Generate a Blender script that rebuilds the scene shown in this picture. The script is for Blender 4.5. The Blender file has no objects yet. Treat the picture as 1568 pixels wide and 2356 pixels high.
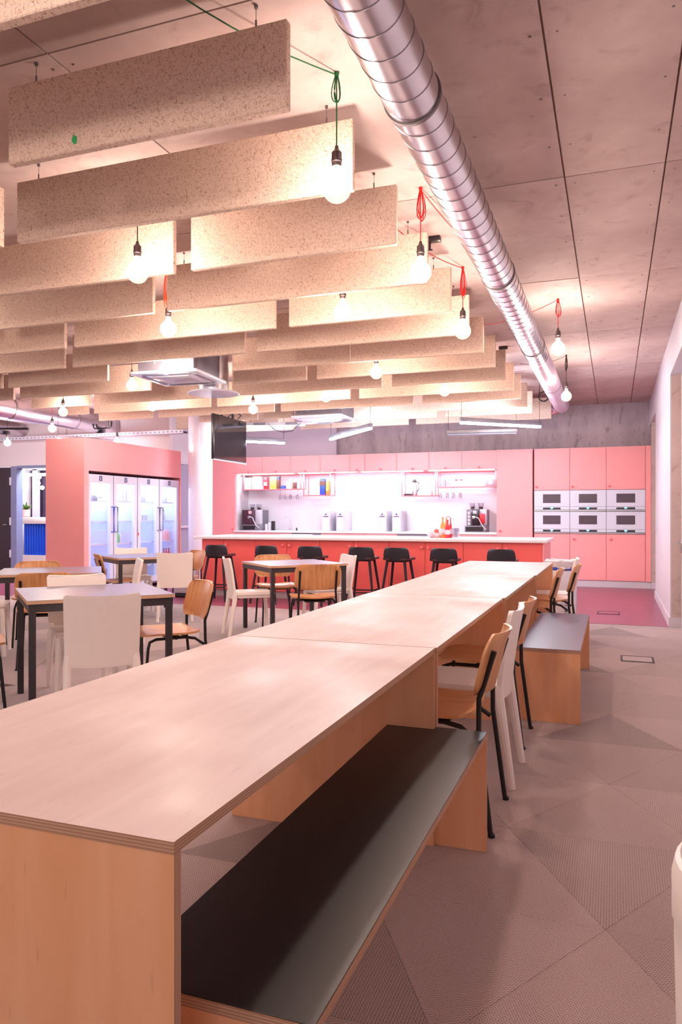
import bpy, bmesh, math, random
from mathutils import Vector, Matrix
R = math.radians; PI = math.pi
random.seed(7)
scene = bpy.context.scene
COL = scene.collection
# ------------------------------------------------------------ camera, world, exposure
F = 1715.0; CX = 784.0; HY = 1184.0; CAMH = 1.26; YAW = math.atan(628/1715)
CS, SN = math.cos(YAW), math.sin(YAW)
cam = bpy.data.cameras.new('camera'); co = bpy.data.objects.new('camera', cam); COL.objects.link(co)
cam.sensor_fit = 'HORIZONTAL'; cam.sensor_width = 36; cam.lens = 36*F/1568
cam.shift_y = (HY-1178)/1568; cam.clip_start = .05; cam.clip_end = 200
co.location = (0, 0, CAMH); co.rotation_euler = (R(90), 0, YAW)
scene.camera = co
w = bpy.data.worlds.new('world'); scene.world = w; w.use_nodes = True
w.node_tree.nodes['Background'].inputs[0].default_value = (1.0, .84, .86, 1)
w.node_tree.nodes['Background'].inputs[1].default_value = .40
scene.view_settings.view_transform = 'Standard'; scene.view_settings.look = 'None'
scene.view_settings.exposure = 0.92; scene.view_settings.gamma = 1.0
scene.view_settings.use_curve_mapping = False
BULB_W = 24.0; BULB_C = (1.0, .80, .69)
LED_W = 55.0; LED_C = (.86, .88, 1.0)
NICHE_W = 5.0; NICHE_C = (.90, .90, 1.0)
FRIDGE_W = 2.5; FRIDGE_C = (.58, .68, 1.0)

def light(name, kind, loc, power, color, size=.1, sy=None, rot=(0,0,0), spread=None):
    l = bpy.data.lights.new(name, kind); l.energy = power; l.color = color
    if kind == 'AREA':
        l.shape = 'RECTANGLE'; l.size = size; l.size_y = sy or size
        if spread: l.spread = spread
    else: l.shadow_soft_size = size
    o = bpy.data.objects.new(name, l); COL.objects.link(o); o.location = loc; o.rotation_euler = rot
    return o
# ------------------------------------------------------------ pixel helpers (photo pixel -> place in the room)
def inv(px, py, z):
    D = F*(z-CAMH)/(HY-py); l = (px-CX)/F*D
    return l*CS-D*SN, l*SN+D*CS
def invY(px, Y, py=HY):
    t = (px-CX)/F; D = Y/(t*SN+CS); return D*(t*CS-SN), CAMH+(HY-py)*D/F
def invX(px, X, py=HY):
    t = (px-CX)/F; D = X/(t*CS-SN); return D*(t*SN+CS), CAMH+(HY-py)*D/F
# ------------------------------------------------------------ materials
def srgb(r, g, b):
    f = lambda c: (c/255/12.92 if c/255 <= .04045 else ((c/255+.055)/1.055)**2.4)
    return (f(r), f(g), f(b), 1)
def newmat(name):
    m = bpy.data.materials.new(name); m.use_nodes = True
    nt = m.node_tree; return m, nt, nt.nodes['Principled BSDF']
def P(name, c, rough=.5, metal=0, var=.06, scale=8, stretch=(1,1,1), bump=0, bscale=None, spec=.5, rot=(0,0,0), coat=0):
    """principled with soft procedural colour variation and optional bump"""
    m, nt, b = newmat(name); N = nt.nodes; L = nt.links
    tc = N.new('ShaderNodeTexCoord'); mp = N.new('ShaderNodeMapping'); mp.inputs['Scale'].default_value = stretch
    mp.inputs['Rotation'].default_value = rot
    L.new(tc.outputs['Object'], mp.inputs['Vector'])
    nz = N.new('ShaderNodeTexNoise'); nz.inputs['Scale'].default_value = scale; nz.inputs['Detail'].default_value = 6
    L.new(mp.outputs[0], nz.inputs['Vector'])
    cr = N.new('ShaderNodeValToRGB'); cr.color_ramp.elements[0].position = .3; cr.color_ramp.elements[1].position = .7
    cr.color_ramp.elements[0].color = tuple(max(0, x*(1-var)) for x in c[:3])+(1,)
    cr.color_ramp.elements[1].color = tuple(min(1, x*(1+var)) for x in c[:3])+(1,)
    L.new(nz.outputs['Fac'], cr.inputs[0]); L.new(cr.outputs[0], b.inputs['Base Color'])
    b.inputs['Roughness'].default_value = rough; b.inputs['Metallic'].default_value = metal
    b.inputs['Specular IOR Level'].default_value = spec; b.inputs['Coat Weight'].default_value = coat
    if bump:
        n2 = N.new('ShaderNodeTexNoise'); n2.inputs['Scale'].default_value = bscale or scale*6; n2.inputs['Detail'].default_value = 4
        L.new(mp.outputs[0], n2.inputs['Vector'])
        bp = N.new('ShaderNodeBump'); bp.inputs['Strength'].default_value = bump; bp.inputs['Distance'].default_value = .01
        L.new(n2.outputs['Fac'], bp.inputs['Height']); L.new(bp.outputs[0], b.inputs['Normal'])
    return m
def E(name, c, strength, sampling='AUTO'):
    m, nt, b = newmat(name); nt.nodes.remove(b); e = nt.nodes.new('ShaderNodeEmission')
    e.inputs[0].default_value = c; e.inputs[1].default_value = strength
    nt.links.new(e.outputs[0], nt.nodes['Material Output'].inputs[0])
    m.cycles.emission_sampling = sampling
    return m
def glassy(name, tint=(1,1,1,1), gloss=.12, rough=.02, body=None, bodyfac=0.0):
    """thin clear pane: mostly see-through, fresnel-like shine"""
    m, nt, b = newmat(name); N = nt.nodes; L = nt.links; N.remove(b)
    t = N.new('ShaderNodeBsdfTransparent'); t.inputs[0].default_value = tint
    g = N.new('ShaderNodeBsdfGlossy'); g.inputs['Roughness'].default_value = rough
    lw = N.new('ShaderNodeLayerWeight'); lw.inputs[0].default_value = .35
    mr = N.new('ShaderNodeMapRange'); mr.inputs['To Min'].default_value = gloss*.4; mr.inputs['To Max'].default_value = min(1, gloss*4)
    L.new(lw.outputs['Facing'], mr.inputs[0])
    mx = N.new('ShaderNodeMixShader'); L.new(mr.outputs[0], mx.inputs[0]); L.new(t.outputs[0], mx.inputs[1]); L.new(g.outputs[0], mx.inputs[2])
    out = mx
    if body:
        d = N.new('ShaderNodeBsdfDiffuse'); d.inputs[0].default_value = body
        m2 = N.new('ShaderNodeMixShader'); m2.inputs[0].default_value = bodyfac
        L.new(mx.outputs[0], m2.inputs[1]); L.new(d.outputs[0], m2.inputs[2]); out = m2
    L.new(out.outputs[0], N['Material Output'].inputs[0]); return m
def M_concrete(name, c1, c2, dark, rough=.75, stain=.35, stretch=(1,1,1)):
    m, nt, b = newmat(name); N = nt.nodes; L = nt.links
    tc = N.new('ShaderNodeTexCoord'); mp = N.new('ShaderNodeMapping'); mp.inputs['Scale'].default_value = stretch
    L.new(tc.outputs['Object'], mp.inputs[0])
    a = N.new('ShaderNodeTexNoise'); a.inputs['Scale'].default_value = 1.3; a.inputs['Detail'].default_value = 10; a.inputs['Roughness'].default_value = .62
    L.new(mp.outputs[0], a.inputs['Vector'])
    r1 = N.new('ShaderNodeValToRGB'); r1.color_ramp.elements[0].position = .33; r1.color_ramp.elements[1].position = .67
    r1.color_ramp.elements[0].color = c1; r1.color_ramp.elements[1].color = c2; L.new(a.outputs['Fac'], r1.inputs[0])
    s = N.new('ShaderNodeTexNoise'); s.inputs['Scale'].default_value = 5.5; s.inputs['Detail'].default_value = 8; s.inputs['Distortion'].default_value = 1.2
    L.new(mp.outputs[0], s.inputs['Vector'])
    r2 = N.new('ShaderNodeValToRGB'); r2.color_ramp.elements[0].position = .56; r2.color_ramp.elements[1].position = .74
    r2.color_ramp.elements[0].color = (0,0,0,1); r2.color_ramp.elements[1].color = (stain,)*3+(1,); L.new(s.outputs['Fac'], r2.inputs[0])
    v = N.new('ShaderNodeTexVoronoi'); v.inputs['Scale'].default_value = 3.2; L.new(tc.outputs['Object'], v.inputs['Vector'])
    r3 = N.new('ShaderNodeValToRGB'); r3.color_ramp.elements[0].position = .02; r3.color_ramp.elements[1].position = .05
    r3.color_ramp.elements[0].color = (.6,.6,.6,1); r3.color_ramp.elements[1].color = (0,0,0,1); L.new(v.outputs['Distance'], r3.inputs[0])
    ad = N.new('ShaderNodeMath'); ad.operation = 'MAXIMUM'; L.new(r2.outputs[0], ad.inputs[0]); L.new(r3.outputs[0], ad.inputs[1])
    mx = N.new('ShaderNodeMix'); mx.data_type = 'RGBA'; L.new(ad.outputs[0], mx.inputs[0]); L.new(r1.outputs[0], mx.inputs[6]); mx.inputs[7].default_value = dark
    L.new(mx.outputs[2], b.inputs['Base Color']); b.inputs['Roughness'].default_value = rough
    f = N.new('ShaderNodeTexNoise'); f.inputs['Scale'].default_value = 60; L.new(tc.outputs['Object'], f.inputs['Vector'])
    bp = N.new('ShaderNodeBump'); bp.inputs['Strength'].default_value = .15; bp.inputs['Distance'].default_value = .005
    L.new(f.outputs['Fac'], bp.inputs['Height']); L.new(bp.outputs[0], b.inputs['Normal'])
    return m
def M_wood(name, c1, c2, rough=.45, scale=2.2, stretch=(14,1,14), spec=.5, patch=0):
    m, nt, b = newmat(name); N = nt.nodes; L = nt.links
    tc = N.new('ShaderNodeTexCoord'); mp = N.new('ShaderNodeMapping'); mp.inputs['Scale'].default_value = stretch
    L.new(tc.outputs['Object'], mp.inputs[0])
    a = N.new('ShaderNodeTexNoise'); a.inputs['Scale'].default_value = scale; a.inputs['Detail'].default_value = 8; a.inputs['Distortion'].default_value = .6
    L.new(mp.outputs[0], a.inputs['Vector'])
    r = N.new('ShaderNodeValToRGB'); r.color_ramp.elements[0].position = .3; r.color_ramp.elements[1].position = .68
    r.color_ramp.elements[0].color = c1; r.color_ramp.elements[1].color = c2; L.new(a.outputs['Fac'], r.inputs[0])
    last = r.outputs[0]
    # small dark flecks along the grain
    mp2 = N.new('ShaderNodeMapping'); mp2.inputs['Scale'].default_value = tuple(x*1.0 for x in stretch); L.new(tc.outputs['Object'], mp2.inputs[0])
    n2 = N.new('ShaderNodeTexNoise'); n2.inputs['Scale'].default_value = scale*7; n2.inputs['Detail'].default_value = 2; L.new(mp2.outputs[0], n2.inputs['Vector'])
    r2 = N.new('ShaderNodeValToRGB'); r2.color_ramp.elements[0].position = .68; r2.color_ramp.elements[1].position = .82
    r2.color_ramp.elements[0].color = (0,0,0,1); r2.color_ramp.elements[1].color = (.55,.55,.55,1); L.new(n2.outputs['Fac'], r2.inputs[0])
    mx = N.new('ShaderNodeMix'); mx.data_type = 'RGBA'; L.new(r2.outputs[0], mx.inputs[0]); L.new(last, mx.inputs[6]); mx.inputs[7].default_value = tuple(x*.55 for x in c1[:3])+(1,)
    last = mx.outputs[2]
    if patch:
        n3 = N.new('ShaderNodeTexNoise'); n3.inputs['Scale'].default_value = 2.3; n3.inputs['Detail'].default_value = 5; L.new(tc.outputs['Object'], n3.inputs['Vector'])
        mr = N.new('ShaderNodeMapRange'); mr.inputs['From Min'].default_value = .35; mr.inputs['From Max'].default_value = .7
        mr.inputs['To Min'].default_value = rough-.12; mr.inputs['To Max'].default_value = rough+.15
        L.new(n3.outputs['Fac'], mr.inputs[0]); L.new(mr.outputs[0], b.inputs['Roughness'])
    else: b.inputs['Roughness'].default_value = rough
    L.new(last, b.inputs['Base Color']); b.inputs['Specular IOR Level'].default_value = spec
    return m
def M_ply(name, axis, c1, c2, pitch=.0028):
    m, nt, b = newmat(name); N = nt.nodes; L = nt.links
    tc = N.new('ShaderNodeTexCoord'); sp = N.new('ShaderNodeSeparateXYZ'); L.new(tc.outputs['Object'], sp.inputs[0])
    mu = N.new('ShaderNodeMath'); mu.operation = 'MULTIPLY'; mu.inputs[1].default_value = 2*PI/(2*pitch); L.new(sp.outputs[axis], mu.inputs[0])
    si = N.new('ShaderNodeMath'); si.operation = 'SINE'; L.new(mu.outputs[0], si.inputs[0])
    r = N.new('ShaderNodeValToRGB'); r.color_ramp.elements[0].position = .25; r.color_ramp.elements[1].position = .6
    r.color_ramp.elements[0].color = c1; r.color_ramp.elements[1].color = c2; L.new(si.outputs[0], r.inputs[0])
    L.new(r.outputs[0], b.inputs['Base Color']); b.inputs['Roughness'].default_value = .7
    return m
def M_woodwool():
    m, nt, b = newmat('wood_wool'); N = nt.nodes; L = nt.links
    tc = N.new('ShaderNodeTexCoord')
    fib = []
    for ang, sc_ in ((28,1.0),(-34,1.15),(80,.9)):      # crossing wood strands
        mp = N.new('ShaderNodeMapping'); mp.vector_type = 'TEXTURE'; mp.inputs['Rotation'].default_value = (0,R(ang),0); mp.inputs['Scale'].default_value = (1/(48*sc_),1/60,1/(190*sc_))
        L.new(tc.outputs['Object'], mp.inputs[0]); q = N.new('ShaderNodeTexNoise'); q.inputs['Scale'].default_value = 1; q.inputs['Detail'].default_value = 3; q.inputs['Distortion'].default_value = .5
        L.new(mp.outputs[0], q.inputs['Vector']); fib.append(q)
    m1 = N.new('ShaderNodeMath'); m1.operation = 'MINIMUM'; L.new(fib[0].outputs['Fac'], m1.inputs[0]); L.new(fib[1].outputs['Fac'], m1.inputs[1])
    a = N.new('ShaderNodeMath'); a.operation = 'MINIMUM'; L.new(m1.outputs[0], a.inputs[0]); L.new(fib[2].outputs['Fac'], a.inputs[1])
    r = N.new('ShaderNodeValToRGB'); r.color_ramp.elements[0].position = .24; r.color_ramp.elements[1].position = .44
    r.color_ramp.elements[0].color = srgb(150,112,90); r.color_ramp.elements[1].color = srgb(228,203,186)
    L.new(a.outputs[0], r.inputs[0])
    o = N.new('ShaderNodeObjectInfo'); mr = N.new('ShaderNodeMapRange'); mr.inputs['To Min'].default_value = .88; mr.inputs['To Max'].default_value = 1.05
    L.new(o.outputs['Random'], mr.inputs[0])
    hs = N.new('ShaderNodeHueSaturation'); L.new(mr.outputs[0], hs.inputs['Value']); L.new(r.outputs[0], hs.inputs['Color'])
    L.new(hs.outputs[0], b.inputs['Base Color']); b.inputs['Roughness'].default_value = .95; b.inputs['Specular IOR Level'].default_value = .1
    bp = N.new('ShaderNodeBump'); bp.inputs['Strength'].default_value = .7; bp.inputs['Distance'].default_value = .006
    L.new(a.outputs[0], bp.inputs['Height']); L.new(bp.outputs[0], b.inputs['Normal'])
    return m
def M_carpet():
    m, nt, b = newmat('carpet'); N = nt.nodes; L = nt.links
    tc = N.new('ShaderNodeTexCoord'); o = N.new('ShaderNodeObjectInfo')
    sp = N.new('ShaderNodeSeparateXYZ'); L.new(tc.outputs['Object'], sp.inputs[0])
    def wave(ax, k):
        mu = N.new('ShaderNodeMath'); mu.operation = 'MULTIPLY'; mu.inputs[1].default_value = k; L.new(sp.outputs[ax], mu.inputs[0])
        si = N.new('ShaderNodeMath'); si.operation = 'SINE'; L.new(mu.outputs[0], si.inputs[0]); return si
    ny = N.new('ShaderNodeTexNoise'); ny.inputs['Scale'].default_value = 160; ny.inputs['Detail'].default_value = 2; L.new(tc.outputs['Object'], ny.inputs['Vector'])
    wx = wave(0, 2*PI/.0085); wy = wave(1, 2*PI/.012)
    ad = N.new('ShaderNodeMath'); ad.operation = 'MULTIPLY'; L.new(wx.outputs[0], ad.inputs[0]); L.new(wy.outputs[0], ad.inputs[1])
    ad1 = N.new('ShaderNodeMath'); ad1.operation = 'MULTIPLY_ADD'; L.new(wx.outputs[0], ad1.inputs[0]); ad1.inputs[1].default_value = .5; L.new(ad.outputs[0], ad1.inputs[2])
    ad2 = N.new('ShaderNodeMath'); ad2.operation = 'MULTIPLY_ADD'; L.new(ny.outputs['Fac'], ad2.inputs[0]); ad2.inputs[1].default_value = 1.6; L.new(ad1.outputs[0], ad2.inputs[2])
    mr0 = N.new('ShaderNodeMapRange'); mr0.inputs['From Min'].default_value = -1; mr0.inputs['From Max'].default_value = 2.6; L.new(ad2.outputs[0], mr0.inputs[0])
    r = N.new('ShaderNodeValToRGB'); r.color_ramp.elements[0].color = srgb(98,76,73); r.color_ramp.elements[1].color = srgb(212,188,184)
    L.new(mr0.outputs[0], r.inputs[0])
    # each laid tile has its own tone
    cr = N.new('ShaderNodeValToRGB'); e = cr.color_ramp; e.interpolation = 'CONSTANT'
    e.elements[0].color = (.74,)*3+(1,); e.elements[1].position = .16; e.elements[1].color = (.93,)*3+(1,)
    for p_, v_ in ((.40,1.0),(.62,1.05),(.82,1.12)):
        q = e.elements.new(p_); q.color = (v_,)*3+(1,)
    L.new(o.outputs['Random'], cr.inputs[0])
    mx = N.new('ShaderNodeMix'); mx.data_type = 'RGBA'; mx.blend_type = 'MULTIPLY'; mx.inputs[0].default_value = 1
    L.new(r.outputs[0], mx.inputs[6]); L.new(cr.outputs[0], mx.inputs[7]); L.new(mx.outputs[2], b.inputs['Base Color'])
    b.inputs['Roughness'].default_value = .9; b.inputs['Specular IOR Level'].default_value = .25; b.inputs['Sheen Weight'].default_value = .5; b.inputs['Sheen Roughness'].default_value = .35
    bp = N.new('ShaderNodeBump'); bp.inputs['Strength'].default_value = .5; bp.inputs['Distance'].default_value = .003
    L.new(mr0.outputs[0], bp.inputs['Height']); L.new(bp.outputs[0], b.inputs['Normal'])
    return m
K = {}
K['conc'] = M_concrete('ceiling_concrete', srgb(176,152,146), srgb(207,186,180), srgb(124,92,82))
K['concw'] = M_concrete('wall_concrete', srgb(164,148,154), srgb(194,178,182), srgb(112,92,94), stain=.6, stretch=(2.5,2.5,.6))
K['concp'] = M_concrete('pilaster_concrete', srgb(188,168,162), srgb(206,190,184), srgb(120,98,92), stain=.4)
K['white'] = P('white_paint', srgb(206,200,207), .6, var=.02, scale=2)
K['lilac'] = P('bulkhead_paint', srgb(205,190,205), .6, var=.03, scale=2)
K['wwall'] = P('left_wall_paint', srgb(222,210,212), .7, var=.03, scale=1.5)
K['pink'] = P('coral_laminate', srgb(252,166,167), .42, var=.02, scale=3)
K['pinkshade'] = P('coral_laminate_shaded', srgb(240,104,100), .42, var=.02, scale=3)  # same coral laminate, shade on the island front put into the colour
K['pinkm'] = P('coral_metal', srgb(244,120,128), .4, var=.03)
K['ctop'] = P('white_worktop', srgb(240,238,242), .3, var=.015, scale=4)
K['vinyl'] = P('burgundy_vinyl', srgb(146,74,98), .32, var=.08, scale=3)
K['wool'] = M_woodwool()
K['carpet'] = M_carpet()
K['top'] = M_wood('whitewashed_birch', srgb(192,168,163), srgb(203,181,176), .5, 1.6, (9,1.2,9), patch=1)
K['birchx'] = M_wood('birch_panel', srgb(234,168,122), srgb(243,184,142), .5, 1.7, (7,7,.9))
K['plyz'] = M_ply('ply_edge_flat', 2, srgb(176,132,104), srgb(206,166,140))
K['plyy'] = M_ply('ply_edge_upright', 1, srgb(176,132,104), srgb(212,172,146))
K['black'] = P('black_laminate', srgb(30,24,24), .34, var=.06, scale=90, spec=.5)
K['bench'] = P('black_laminate_reflect', srgb(88,84,110), .34, var=.06, scale=90)  # black laminate, its purple-blue reflection put into the colour
K['oak'] = M_wood('oak_veneer', srgb(196,134,84), srgb(222,164,112), .36, 2.4, (16,2,2))
K['blackm'] = P('black_steel', srgb(16,14,16), .42, var=.1)
K['plast'] = P('cream_plastic', srgb(250,240,234), .42, var=.01, scale=30)
K['stool'] = P('dark_stool', srgb(30,27,38), .65, var=.2, scale=40)
K['stoolseat'] = P('dark_stool_seat', srgb(60,34,38), .4, var=.1)
K['ttop'] = P('grey_linoleum', srgb(114,108,134), .3, var=.04, scale=20)  # grey top, the blue-purple reflection is put into the colour
K['tedge'] = P('birch_edge', srgb(206,164,132), .6, var=.1, scale=60)
K['tframe'] = P('charcoal_frame', srgb(54,48,54), .45, var=.06)
K['galv'] = P('galvanised_steel', srgb(205,203,212), .26, 1.0, var=.10, scale=3, stretch=(1,.3,1), bump=.06, bscale=10)
K['seam'] = P('duct_seam', srgb(150,142,148), .4, 1.0, var=.1)
K['steel'] = P('brushed_steel', srgb(190,190,198), .3, 1.0, var=.06)
K['dsteel'] = P('dull_steel', srgb(120,112,112), .5, .8, var=.1)
K['socket'] = P('gunmetal_socket', srgb(92,80,80), .35, .8, var=.1)
K['green'] = P('green_cord', srgb(24,110,60), .6); K['red'] = P('red_cord', srgb(214,30,28), .6)
K['orange'] = P('orange_cord', srgb(240,84,34), .6); K['bcord'] = P('black_cord', srgb(24,22,28), .6)
K['bulbcore'] = E('filament_glow', (1,.90,.78,1), 30, 'NONE')
m_, nt_, b_ = newmat('bulb_glass'); N_ = nt_.nodes; N_.remove(b_)
t_ = N_.new('ShaderNodeBsdfTransparent'); e_ = N_.new('ShaderNodeEmission'); e_.inputs[0].default_value = (1,.86,.70,1); e_.inputs[1].default_value = .28
g_ = N_.new('ShaderNodeBsdfGlossy'); g_.inputs['Roughness'].default_value = .05
x1 = N_.new('ShaderNodeAddShader'); x2 = N_.new('ShaderNodeMixShader'); x2.inputs[0].default_value = .08
nt_.links.new(t_.outputs[0], x1.inputs[0]); nt_.links.new(e_.outputs[0], x1.inputs[1])
nt_.links.new(x1.outputs[0], x2.inputs[1]); nt_.links.new(g_.outputs[0], x2.inputs[2]); nt_.links.new(x2.outputs[0], N_['Material Output'].inputs[0])
m_.cycles.emission_sampling = 'NONE'; K['bulb'] = m_
K['led'] = E('led_diffuser', (.84,.88,1,1), 140)
K['ledsoft'] = E('soft_lamp_face', (.93,.95,1,1), 9, 'NONE')
K['fled'] = E('fridge_light_strip', (.85,.9,1,1), 4, 'NONE')
K['oled'] = E('oven_display', (.12,.5,1,1), 3, 'NONE')
K['pane'] = glassy('clear_pane'); K['clear'] = glassy('drinking_glass', (.92,.93,.97,1), .2)
K['fwhite'] = P('fridge_enamel', srgb(214,216,234), .35, var=.01)
K['fint'] = P('fridge_liner', srgb(196,204,230), .4, var=.02)
K['dark'] = P('dark_plastic', srgb(34,28,34), .3, var=.1)
K['plum'] = P('plum_gloss', srgb(72,40,54), .2, var=.2, scale=40)
K['grey'] = P('mid_grey', srgb(120,116,128), .4, var=.06)
K['lgrey'] = P('light_grey', srgb(196,194,206), .4, var=.04)
K['oven'] = P('oven_white_glass', srgb(222,228,242), .15, var=.01)
K['ovenwin'] = P('oven_window', srgb(88,76,86), .15, var=.08)
K['doorleaf'] = P('dark_door', srgb(46,34,40), .5, var=.08)
K['dframe'] = P('blue_grey_frame', srgb(120,128,160), .45, var=.04)
K['blue'] = P('cobalt_paint', srgb(10,84,226), .4, var=.03)
K['cream'] = P('cream_board', srgb(232,222,212), .6, var=.03)
K['leaf'] = P('leaf_green', srgb(64,112,52), .5, var=.4, scale=20); K['leaf2'] = P('leaf_pale', srgb(150,160,80), .5, var=.3, scale=20)
K['screen'] = P('screen_glass', srgb(16,12,18), .08, var=.05, spec=1); K['screen'].node_tree.nodes['Principled BSDF'].inputs['IOR'].default_value = 1.65
for n_, c_ in dict(yellow=(248,204,84), orangeb=(240,138,60), redb=(206,34,48), blueb=(40,70,190), tan=(226,208,188),
                   lightpink=(250,196,200), navy=(52,66,120), apple=(240,96,84), applep=(246,170,140), juice=(250,140,70),
                   brown=(92,60,52), lightblue=(150,190,240), cola=(60,20,40), kraft=(190,140,100), greent=(40,170,90)).items():
    K[n_] = P(n_+'_paint', srgb(*c_), .4, var=.05, scale=30)
# ------------------------------------------------------------ mesh helpers
class MB:
    def __init__(s): s.v = []; s.f = []; s.mi = []; s.sm = []
    def add(s, vs, fs, mi=0, smooth=False):
        n = len(s.v); s.v += [tuple(p) for p in vs]
        for i, f in enumerate(fs):
            s.f.append(tuple(n+k for k in f)); s.mi.append(mi[i] if isinstance(mi, (list, tuple)) else mi); s.sm.append(smooth)
        return s
    def box(s, x0, x1, y0, y1, z0, z1, mi=0):
        v = [(x,y,z) for x in (x0,x1) for y in (y0,y1) for z in (z0,z1)]
        # faces order: -x +x -y +y -z +z
        return s.add(v, [(0,1,3,2),(4,6,7,5),(0,4,5,1),(2,3,7,6),(0,2,6,4),(1,5,7,3)], mi)
    def tf(s, fn, start=0):
        s.v = s.v[:start]+[tuple(fn(Vector(p))) for p in s.v[start:]]; return s
    def rbox(s, x0, x1, y0, y1, z0, z1, r=.01, seg=2, mi=0):
        bm = bmesh.new(); bmesh.ops.create_cube(bm, size=1)
        for q in bm.verts: q.co = Vector(((x0+x1)/2+q.co.x*(x1-x0), (y0+y1)/2+q.co.y*(y1-y0), (z0+z1)/2+q.co.z*(z1-z0)))
        bmesh.ops.bevel(bm, geom=bm.edges[:], offset=r, segments=seg, profile=.5, affect='EDGES')
        bm.verts.index_update()
        s.add([q.co for q in bm.verts], [[q.index for q in f.verts] for f in bm.faces], mi, True); bm.free(); return s
    def tube(s, pts, r, n=8, mi=0, cap=True, smooth=True):
        pts = [Vector(p) for p in pts]; rs = r if isinstance(r, (list, tuple)) else [r]*len(pts)
        vs = []; fs = []; up = None
        for i, p in enumerate(pts):
            t = (pts[min(i+1,len(pts)-1)]-pts[max(i-1,0)])
            t = t.normalized() if t.length > 1e-9 else Vector((0,0,1))
            if up is None: up = Vector((0,0,1)) if abs(t.z) < .9 else Vector((1,0,0))
            a = t.cross(up); a = a.normalized() if a.length > 1e-6 else t.orthogonal().normalized()
            b = t.cross(a).normalized(); up = a.cross(t) if False else up
            for k in range(n):
                an = 2*PI*k/n; vs.append(p+a*math.cos(an)*rs[i]+b*math.sin(an)*rs[i])
        for i in range(len(pts)-1):
            for k in range(n):
                fs.append((i*n+k, i*n+(k+1)%n, (i+1)*n+(k+1)%n, (i+1)*n+k))
        s.add(vs, fs, mi, smooth)
        if cap:
            s.add(vs[:n], [tuple(range(n))[::-1]], mi); s.add(vs[-n:], [tuple(range(n))], mi)
        return s
    def lathe(s, prof, n=16, c=(0,0,0), mi=0, axis='z', smooth=True):
        vs = []; fs = []
        for r, h in prof:
            for k in range(n):
                a = 2*PI*k/n; x, y = r*math.cos(a), r*math.sin(a)
                p = (x,y,h) if axis == 'z' else ((x,h,y) if axis == 'y' else (h,x,y))
                vs.append((c[0]+p[0], c[1]+p[1], c[2]+p[2]))
        for i in range(len(prof)-1):
            for k in range(n): fs.append((i*n+k, i*n+(k+1)%n, (i+1)*n+(k+1)%n, (i+1)*n+k))
        if prof[0][0] > 1e-5: fs.append(tuple(range(n))[::-1])
        if prof[-1][0] > 1e-5: fs.append(tuple((len(prof)-1)*n+k for k in range(n)))
        return s.add(vs, fs, mi, smooth)
    def prism(s, poly, z0, z1, mi=0):
        n = len(poly); vs = [(x,y,z0) for x,y in poly]+[(x,y,z1) for x,y in poly]
        fs = [tuple(range(n))[::-1], tuple(range(n,2*n))]+[(i,(i+1)%n,n+(i+1)%n,n+i) for i in range(n)]
        return s.add(vs, fs, mi)
    def sheet(s, rows, nc, fn, thick, mi=0):
        """solid curved sheet: fn(i-row value, u in -1..1) -> (point, normal)"""
        top = []; bot = []
        for rv in rows:
            for k in range(nc+1):
                p, nn = fn(rv, -1+2*k/nc); p = Vector(p); nn = Vector(nn).normalized()
                top.append(p+nn*thick/2); bot.append(p-nn*thick/2)
        nr = len(rows); W = nc+1; n0 = len(top); fs = []
        for i in range(nr-1):
            for k in range(nc):
                a = i*W+k; fs.append((a,a+1,a+W+1,a+W)); fs.append((n0+a,n0+a+W,n0+a+W+1,n0+a+1))
        for k in range(nc):
            fs.append((k,n0+k,n0+k+1,k+1)); b = (nr-1)*W; fs.append((b+k,b+k+1,n0+b+k+1,n0+b+k))
        for i in range(nr-1):
            a = i*W; fs.append((a,a+W,n0+a+W,n0+a)); c = a+nc; fs.append((c,n0+c,n0+c+W,c+W))
        return s.add(top+bot, fs, mi, True)
    def build(s, name, mats, parent=None, loc=None, smooth_angle=35):
        me = bpy.data.meshes.new(name); me.from_pydata(s.v, [], s.f); me.update()
        if not isinstance(mats, (list, tuple)): mats = [mats]
        for m in mats: me.materials.append(K[m] if isinstance(m, str) else m)
        for i, p in enumerate(me.polygons): p.material_index = s.mi[i]; p.use_smooth = s.sm[i]
        if any(s.sm):
            bm = bmesh.new(); bm.from_mesh(me); ca = R(smooth_angle)
            bmesh.ops.recalc_face_normals(bm, faces=bm.faces[:])
            for e in bm.edges:
                if len(e.link_faces) == 2 and e.calc_face_angle(0) > ca: e.smooth = False
            bm.to_mesh(me); bm.free()
        o = bpy.data.objects.new(name, me); COL.objects.link(o)
        if parent: o.parent = parent
        if loc: o.location = loc
        return o
def tag(o, label=None, cat=None, group=None, kind=None):
    if label: o['label'] = label
    if cat: o['category'] = cat
    if group: o['group'] = group
    if kind: o['kind'] = kind
    return o
def empty(name, loc=(0,0,0), rz=0, label=None, cat=None, group=None):
    o = bpy.data.objects.new(name, None); COL.objects.link(o); o.empty_display_size = .1
    o.location = loc; o.rotation_euler = (0,0,rz); return tag(o, label, cat, group)
KIDS = {}
def kids(o): return [c for c in bpy.data.objects if c.parent == o]
def copy_tree(o, parent=None, cache=None):
    c = o.copy(); COL.objects.link(c)
    if parent: c.parent = parent
    if o.name not in KIDS: KIDS[o.name] = kids(o)
    for ch in KIDS[o.name]: copy_tree(ch, c)
    return c
def struct(o, label=None, cat=None):
    o['kind'] = 'structure'
    if label: o['label'] = label
    if cat: o['category'] = cat
    return o
ORD = ['first','second','third','fourth','fifth','sixth','seventh','eighth','ninth','tenth','eleventh','twelfth','thirteenth','fourteenth','fifteenth','sixteenth']
K['fpane'] = glassy('fridge_pane', (.95,.97,1,1), .05)
PO4 = ('leftmost','second from left','third from left','rightmost')
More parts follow.
